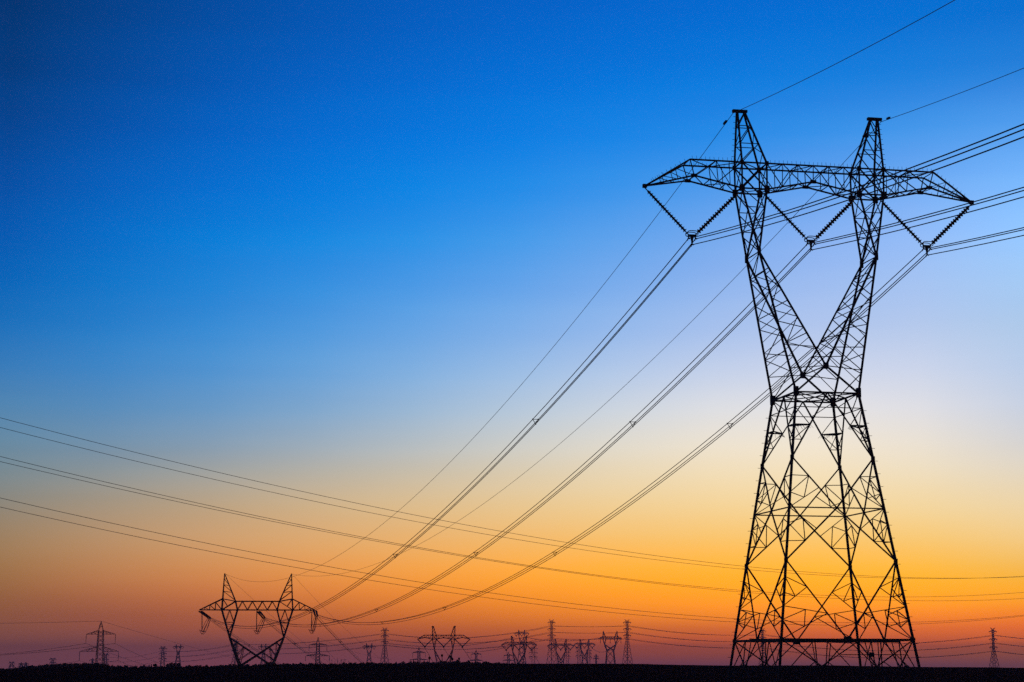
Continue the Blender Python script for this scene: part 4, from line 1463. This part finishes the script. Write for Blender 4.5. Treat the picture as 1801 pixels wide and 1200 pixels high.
# elevation (degrees) -> linear colour, for four compass directions measured from the camera's forward axis
SKY = {
    -15.0: [(0, (0.5056, 0.1632, 0.1756)), (0.35, (0.5484, 0.1656, 0.1268)), (0.7, (0.5106, 0.1571, 0.0796)), (1, (0.4494, 0.1463, 0.0653)), (1.3, (0.4385, 0.1461, 0.0537)), (1.65, (0.4359, 0.1579, 0.0498)), (2, (0.4439, 0.1812, 0.0552)), (2.4, (0.4508, 0.2072, 0.0671)), (2.85, (0.4483, 0.2320, 0.0854)), (3.4, (0.4290, 0.2590, 0.1191)), (4, (0.3785, 0.2796, 0.1710)), (4.7, (0.2915, 0.2873, 0.2420)), (5.5, (0.2128, 0.2965, 0.3328)), (6.4, (0.1471, 0.2928, 0.4225)), (7.4, (0.0868, 0.2599, 0.4904)), (8.5, (0.0399, 0.2205, 0.5406)), (9.7, (0.0087, 0.1784, 0.5490)), (11, (0.0004, 0.1384, 0.5173)), (12.4, (0.0001, 0.1061, 0.4642)), (13.9, (0.0003, 0.0812, 0.3850)), (15.4, (0.0001, 0.0612, 0.2935)), (17, (0.0000, 0.0463, 0.2178)), (18.6, (0.0000, 0.0378, 0.1766)), (20, (0.0000, 0.0347, 0.1621))],
    -12.0: [(0, (0.6403, 0.1682, 0.1781)), (0.35, (0.5749, 0.1611, 0.1570)), (0.7, (0.5748, 0.1602, 0.0935)), (1, (0.5844, 0.1578, 0.0660)), (1.3, (0.5465, 0.1511, 0.0589)), (1.65, (0.5753, 0.1726, 0.0598)), (2, (0.6360, 0.2133, 0.0670)), (2.4, (0.6649, 0.2576, 0.0833)), (2.85, (0.6615, 0.3009, 0.1089)), (3.4, (0.6209, 0.3393, 0.1506)), (4, (0.5441, 0.3600, 0.2019)), (4.7, (0.4310, 0.3610, 0.2623)), (5.5, (0.3023, 0.3506, 0.3587)), (6.4, (0.1855, 0.3245, 0.4670)), (7.4, (0.1045, 0.2953, 0.5573)), (8.5, (0.0519, 0.2632, 0.6213)), (9.7, (0.0183, 0.2273, 0.6400)), (11, (0.0032, 0.1946, 0.6337)), (12.4, (0.0000, 0.1600, 0.6068)), (13.9, (0.0000, 0.1247, 0.5376)), (15.4, (0.0000, 0.0951, 0.4409)), (17, (0.0000, 0.0718, 0.3438)), (18.6, (0.0000, 0.0590, 0.2821)), (20, (0.0000, 0.0542, 0.2574))],
    -9.0: [(0, (0.7090, 0.1664, 0.1804)), (0.35, (0.6346, 0.1611, 0.1581)), (0.7, (0.6804, 0.1687, 0.0822)), (1, (0.7286, 0.1747, 0.0526)), (1.3, (0.6939, 0.1736, 0.0493)), (1.65, (0.7532, 0.2051, 0.0529)), (2, (0.8492, 0.2575, 0.0608)), (2.4, (0.8915, 0.3158, 0.0794)), (2.85, (0.8768, 0.3718, 0.1117)), (3.4, (0.8072, 0.4168, 0.1634)), (4, (0.7077, 0.4403, 0.2205)), (4.7, (0.5791, 0.4422, 0.2818)), (5.5, (0.4171, 0.4229, 0.3865)), (6.4, (0.2611, 0.3864, 0.5138)), (7.4, (0.1555, 0.3575, 0.6229)), (8.5, (0.0860, 0.3227, 0.6950)), (9.7, (0.0411, 0.2838, 0.7203)), (11, (0.0134, 0.2517, 0.7290)), (12.4, (0.0006, 0.2128, 0.7191)), (13.9, (0.0000, 0.1681, 0.6640)), (15.4, (0.0000, 0.1300, 0.5729)), (17, (0.0000, 0.0989, 0.4653)), (18.6, (0.0000, 0.0808, 0.3865)), (20, (0.0000, 0.0736, 0.3516))],
    -6.0: [(0, (0.7168, 0.1599, 0.1823)), (0.35, (0.7216, 0.1650, 0.1367)), (0.7, (0.8242, 0.1819, 0.0562)), (1, (0.8787, 0.1960, 0.0332)), (1.3, (0.8775, 0.2114, 0.0321)), (1.65, (0.9634, 0.2539, 0.0361)), (2, (1.0707, 0.3126, 0.0436)), (2.4, (1.1137, 0.3799, 0.0623)), (2.85, (1.0772, 0.4419, 0.0991)), (3.4, (0.9740, 0.4885, 0.1610)), (4, (0.8577, 0.5173, 0.2290)), (4.7, (0.7255, 0.5275, 0.3011)), (5.5, (0.5526, 0.5101, 0.4160)), (6.4, (0.3761, 0.4748, 0.5613)), (7.4, (0.2452, 0.4437, 0.6851)), (8.5, (0.1488, 0.3968, 0.7601)), (9.7, (0.0836, 0.3463, 0.7882)), (11, (0.0374, 0.3074, 0.8015)), (12.4, (0.0060, 0.2618, 0.7988)), (13.9, (0.0000, 0.2091, 0.7579)), (15.4, (0.0000, 0.1639, 0.6791)), (17, (0.0000, 0.1257, 0.5711)), (18.6, (0.0000, 0.1016, 0.4804)), (20, (0.0000, 0.0914, 0.4366))],
    -3.0: [(0, (0.6803, 0.1512, 0.1832)), (0.35, (0.8288, 0.1725, 0.1041)), (0.7, (1.0001, 0.1989, 0.0290)), (1, (1.0316, 0.2204, 0.0157)), (1.3, (1.0883, 0.2614, 0.0155)), (1.65, (1.1933, 0.3164, 0.0183)), (2, (1.2853, 0.3761, 0.0244)), (2.4, (1.3145, 0.4470, 0.0412)), (2.85, (1.2482, 0.5083, 0.0794)), (3.4, (1.1116, 0.5525, 0.1496)), (4, (0.9856, 0.5885, 0.2313)), (4.7, (0.8603, 0.6126, 0.3208)), (5.5, (0.6997, 0.6067, 0.4469)), (6.4, (0.5264, 0.5830, 0.6081)), (7.4, (0.3750, 0.5477, 0.7419)), (8.5, (0.2442, 0.4813, 0.8152)), (9.7, (0.1494, 0.4120, 0.8424)), (11, (0.0799, 0.3605, 0.8530)), (12.4, (0.0241, 0.3066, 0.8498)), (13.9, (0.0029, 0.2472, 0.8204)), (15.4, (0.0001, 0.1956, 0.7563)), (17, (0.0000, 0.1509, 0.6548)), (18.6, (0.0000, 0.1204, 0.5578)), (20, (0.0000, 0.1067, 0.5074))],
    0.0: [(0, (0.6199, 0.1424, 0.1828)), (0.35, (0.9464, 0.1831, 0.0712)), (0.7, (1.1971, 0.2190, 0.0100)), (1, (1.1840, 0.2461, 0.0047)), (1.3, (1.3111, 0.3185, 0.0047)), (1.65, (1.4233, 0.3875, 0.0060)), (2, (1.4759, 0.4441, 0.0101)), (2.4, (1.4782, 0.5129, 0.0234)), (2.85, (1.3786, 0.5680, 0.0602)), (3.4, (1.2138, 0.6074, 0.1360)), (4, (1.0852, 0.6516, 0.2315)), (4.7, (0.9744, 0.6925, 0.3416)), (5.5, (0.8442, 0.7044, 0.4786)), (6.4, (0.6974, 0.7001, 0.6522)), (7.4, (0.5348, 0.6592, 0.7914)), (8.5, (0.3673, 0.5693, 0.8594)), (9.7, (0.2362, 0.4776, 0.8828)), (11, (0.1416, 0.4104, 0.8872)), (12.4, (0.0619, 0.3483, 0.8801)), (13.9, (0.0153, 0.2826, 0.8579)), (15.4, (0.0021, 0.2247, 0.8066)), (17, (0.0001, 0.1733, 0.7145)), (18.6, (0.0000, 0.1364, 0.6161)), (20, (0.0000, 0.1193, 0.5620))],
    3.0: [(0, (0.5553, 0.1357, 0.1809)), (0.35, (1.0611, 0.1967, 0.0449)), (0.7, (1.3984, 0.2409, 0.0014)), (1, (1.3331, 0.2709, 0.0004)), (1.3, (1.5241, 0.3746, 0.0004)), (1.65, (1.6282, 0.4587, 0.0007)), (2, (1.6252, 0.5109, 0.0026)), (2.4, (1.5909, 0.5730, 0.0122)), (2.85, (1.4605, 0.6185, 0.0462)), (3.4, (1.2779, 0.6530, 0.1260)), (4, (1.1532, 0.7048, 0.2341)), (4.7, (1.0598, 0.7612, 0.3643)), (5.5, (0.9681, 0.7923, 0.5108)), (6.4, (0.8624, 0.8094, 0.6917)), (7.4, (0.6997, 0.7628, 0.8313)), (8.5, (0.5014, 0.6512, 0.8923)), (9.7, (0.3345, 0.5389, 0.9096)), (11, (0.2177, 0.4576, 0.9091)), (12.4, (0.1208, 0.3890, 0.8998)), (13.9, (0.0421, 0.3168, 0.8799)), (15.4, (0.0081, 0.2513, 0.8357)), (17, (0.0007, 0.1922, 0.7511)), (18.6, (0.0000, 0.1492, 0.6551)), (20, (0.0000, 0.1292, 0.6007))],
    6.0: [(0, (0.5025, 0.1327, 0.1770)), (0.35, (1.1566, 0.2130, 0.0280)), (0.7, (1.5814, 0.2633, 0.0000)), (1, (1.4758, 0.2921, 0.0000)), (1.3, (1.7002, 0.4187, 0.0000)), (1.65, (1.7789, 0.5190, 0.0000)), (2, (1.7168, 0.5695, 0.0003)), (2.4, (1.6413, 0.6217, 0.0070)), (2.85, (1.4893, 0.6573, 0.0400)), (3.4, (1.3038, 0.6895, 0.1247)), (4, (1.1882, 0.7469, 0.2436)), (4.7, (1.1100, 0.8127, 0.3898)), (5.5, (1.0515, 0.8575, 0.5429)), (6.4, (0.9849, 0.8900, 0.7243)), (7.4, (0.8314, 0.8391, 0.8599)), (8.5, (0.6183, 0.7155, 0.9135)), (9.7, (0.4273, 0.5910, 0.9238)), (11, (0.2972, 0.5027, 0.9246)), (12.4, (0.1935, 0.4321, 0.9202)), (13.9, (0.0830, 0.3520, 0.8971)), (15.4, (0.0197, 0.2762, 0.8512)), (17, (0.0022, 0.2072, 0.7676)), (18.6, (0.0001, 0.1588, 0.6764)), (20, (0.0000, 0.1370, 0.6249))],
    9.0: [(0, (0.4748, 0.1353, 0.1709)), (0.35, (1.2142, 0.2315, 0.0201)), (0.7, (1.7194, 0.2845, 0.0000)), (1, (1.6097, 0.3070, 0.0000)), (1.3, (1.8099, 0.4383, 0.0000)), (1.65, (1.8461, 0.5552, 0.0000)), (2, (1.7368, 0.6119, 0.0001)), (2.4, (1.6224, 0.6536, 0.0068)), (2.85, (1.4637, 0.6823, 0.0440)), (3.4, (1.2939, 0.7177, 0.1376)), (4, (1.1908, 0.7769, 0.2652)), (4.7, (1.1206, 0.8412, 0.4191)), (5.5, (1.0754, 0.8870, 0.5742)), (6.4, (1.0257, 0.9194, 0.7479)), (7.4, (0.8858, 0.8674, 0.8755)), (8.5, (0.6837, 0.7497, 0.9233)), (9.7, (0.4930, 0.6290, 0.9265)), (11, (0.3646, 0.5470, 0.9399)), (12.4, (0.2645, 0.4816, 0.9529)), (13.9, (0.1305, 0.3910, 0.9210)), (15.4, (0.0371, 0.3004, 0.8615)), (17, (0.0050, 0.2182, 0.7685)), (18.6, (0.0003, 0.1654, 0.6828)), (20, (0.0000, 0.1432, 0.6377))],
    12.0: [(0, (0.4846, 0.1457, 0.1624)), (0.35, (1.2158, 0.2517, 0.0204)), (0.7, (1.7844, 0.3027, 0.0000)), (1, (1.7321, 0.3125, 0.0000)), (1.3, (1.8253, 0.4222, 0.0000)), (1.65, (1.8049, 0.5547, 0.0000)), (2, (1.6760, 0.6299, 0.0005)), (2.4, (1.5316, 0.6636, 0.0133)), (2.85, (1.3858, 0.6919, 0.0645)), (3.4, (1.2519, 0.7386, 0.1735)), (4, (1.1631, 0.7943, 0.3055)), (4.7, (1.0893, 0.8417, 0.4535)), (5.5, (1.0251, 0.8689, 0.6041)), (6.4, (0.9533, 0.8783, 0.7605)), (7.4, (0.8258, 0.8301, 0.8765)), (8.5, (0.6657, 0.7425, 0.9220)), (9.7, (0.5096, 0.6482, 0.9192)), (11, (0.4021, 0.5921, 0.9615)), (12.4, (0.3121, 0.5426, 1.0108)), (13.9, (0.1712, 0.4372, 0.9636)), (15.4, (0.0586, 0.3251, 0.8757)), (17, (0.0096, 0.2251, 0.7590)), (18.6, (0.0007, 0.1693, 0.6778)), (20, (0.0000, 0.1486, 0.6422))],
    15.0: [(0, (0.5488, 0.1670, 0.1513)), (0.35, (1.1470, 0.2732, 0.0324)), (0.7, (1.7516, 0.3156, 0.0020)), (1, (1.8409, 0.3059, 0.0008)), (1.3, (1.7253, 0.3640, 0.0008)), (1.65, (1.6409, 0.5082, 0.0013)), (2, (1.5314, 0.6167, 0.0065)), (2.4, (1.3721, 0.6474, 0.0384)), (2.85, (1.2606, 0.6852, 0.1185)), (3.4, (1.1830, 0.7536, 0.2486)), (4, (1.1084, 0.7990, 0.3745)), (4.7, (1.0166, 0.8105, 0.4944)), (5.5, (0.8949, 0.7957, 0.6320)), (6.4, (0.7583, 0.7566, 0.7600)), (7.4, (0.6401, 0.7179, 0.8620)), (8.5, (0.5485, 0.6862, 0.9103)), (9.7, (0.4620, 0.6445, 0.9036)), (11, (0.3947, 0.6401, 0.9961)), (12.4, (0.3152, 0.6214, 1.1091)), (13.9, (0.1889, 0.4950, 1.0389)), (15.4, (0.0806, 0.3521, 0.9030)), (17, (0.0163, 0.2281, 0.7442)), (18.6, (0.0015, 0.1710, 0.6654)), (20, (0.0001, 0.1540, 0.6422))],
}
w = bpy.data.worlds.new('World')
sc.world = w
w.use_nodes = True
nt = w.node_tree
nt.nodes.clear()
N, L = nt.nodes.new, nt.links.new
tc = N('ShaderNodeTexCoord')
sep = N('ShaderNodeSeparateXYZ')
nrm = N('ShaderNodeVectorMath')
nrm.operation = 'NORMALIZE'
L(tc.outputs['Generated'], nrm.inputs[0])
L(nrm.outputs['Vector'], sep.inputs[0])


def math_node(op, a, b=None):
    n = N('ShaderNodeMath')
    n.operation = op
    for i, v in enumerate((a, b)):
        if v is None:
            continue
        if isinstance(v, (int, float)):
            n.inputs[i].default_value = v
        else:
            L(v, n.inputs[i])
    return n.outputs[0]


elev = math_node('MULTIPLY', math_node('ARCSINE', sep.outputs['Z']), 180 / math.pi)
az = math_node('MULTIPLY', math_node('ARCTAN2', sep.outputs['X'], sep.outputs['Y']), 180 / math.pi)
fac = math_node('DIVIDE', elev, 90.0)


def ramp(stops):
    r = N('ShaderNodeValToRGB')
    cr = r.color_ramp
    cr.interpolation = 'LINEAR'
    st = [(e / 90.0, (*c, 1)) for e, c in stops]
    cr.elements[0].position, cr.elements[0].color = st[0]
    cr.elements[1].position, cr.elements[1].color = st[-1]
    for p, c in st[1:-1]:
        e = cr.elements.new(p)
        e.color = c
    L(fac, r.inputs['Fac'])
    return r.outputs['Color']


def maprange(v, a, b):
    n = N('ShaderNodeMapRange')
    n.clamp = True
    n.interpolation_type = 'LINEAR'
    L(v, n.inputs['Value'])
    n.inputs['From Min'].default_value = a
    n.inputs['From Max'].default_value = b
    return n.outputs['Result']


def mix(f, a, b):
    n = N('ShaderNodeMix')
    n.data_type = 'RGBA'
    L(f, n.inputs['Factor'])
    L(a, n.inputs['A'])
    L(b, n.inputs['B'])
    return n.outputs['Result']


tail = [(26, s2l((0, 44, 100))), (45, s2l((0, 22, 58))), (90, s2l((0, 12, 36)))]
keys = sorted(SKY)
cols = {k: ramp(SKY[k] + tail) for k in keys}
c = cols[keys[0]]
for k0, k1 in zip(keys, keys[1:]):
    c = mix(maprange(az, k0, k1), c, cols[k1])
# away from the afterglow the sky is a plain deep dusk blue
back = ramp([(e, s2l(c)) for e, c in [(0, (34, 30, 42)), (6, (24, 28, 46)), (20, (8, 20, 46)), (45, (2, 14, 38)), (90, (0, 10, 30))]])
aa = math_node('ABSOLUTE', math_node('SUBTRACT', az, 8.0))
c = mix(maprange(aa, 26.0, 95.0), c, back)
# very faint stretched cirrus veil
cmb = N('ShaderNodeCombineXYZ')
L(math_node('MULTIPLY', az, .07), cmb.inputs[0])
L(math_node('MULTIPLY', elev, .75), cmb.inputs[1])
nz = N('ShaderNodeTexNoise')
nz.inputs['Scale'].default_value = 1.0
nz.inputs['Detail'].default_value = 5
nz.inputs['Roughness'].default_value = .55
L(cmb.outputs[0], nz.inputs['Vector'])
veil = N('ShaderNodeMix')
veil.data_type = 'RGBA'
veil.blend_type = 'SOFT_LIGHT'
veil.inputs['Factor'].default_value = .11
L(c, veil.inputs['A'])
vc = N('ShaderNodeCombineColor')
for i in range(3):
    L(nz.outputs['Fac'], vc.inputs[i])
L(vc.outputs[0], veil.inputs['B'])
c = veil.outputs['Result']
bg = N('ShaderNodeBackground')
bg.inputs['Strength'].default_value = 1.0
L(c, bg.inputs['Color'])
wo = N('ShaderNodeOutputWorld')
L(bg.outputs[0], wo.inputs['Surface'])

# the sun, already at the horizon to the right behind the towers
sd = bpy.data.lights.new('sun', 'SUN')
sd.energy = .25
sd.angle = R(.5)
sd.color = (1, .62, .3)
so = bpy.data.objects.new('sun', sd)
COL.objects.link(so)
sun_az, sun_el = R(15), R(.6)
to_sun = Vector((math.sin(sun_az) * math.cos(sun_el), math.cos(sun_az) * math.cos(sun_el), math.sin(sun_el)))
so.rotation_euler = to_sun.to_track_quat('Z', 'Y').to_euler()

# ------------------------------------------------------------------ camera
cd = bpy.data.cameras.new('camera')
cam = bpy.data.objects.new('camera', cd)
COL.objects.link(cam)
cd.sensor_width = 36
cd.lens = 36 * F_PX / 1801
cd.clip_start = .5
cd.clip_end = 40000
cam.location = (0, 0, 0)
cam.rotation_euler = (math.pi / 2 + PITCH, 0, 0)
sc.camera = cam

vs = sc.view_settings
vs.view_transform = 'Standard'
vs.look = 'None'
vs.exposure = 0
vs.gamma = 1
sc.cycles.volume_bounces = 0
sc.cycles.max_bounces = 4
sc.cycles.use_denoising = False
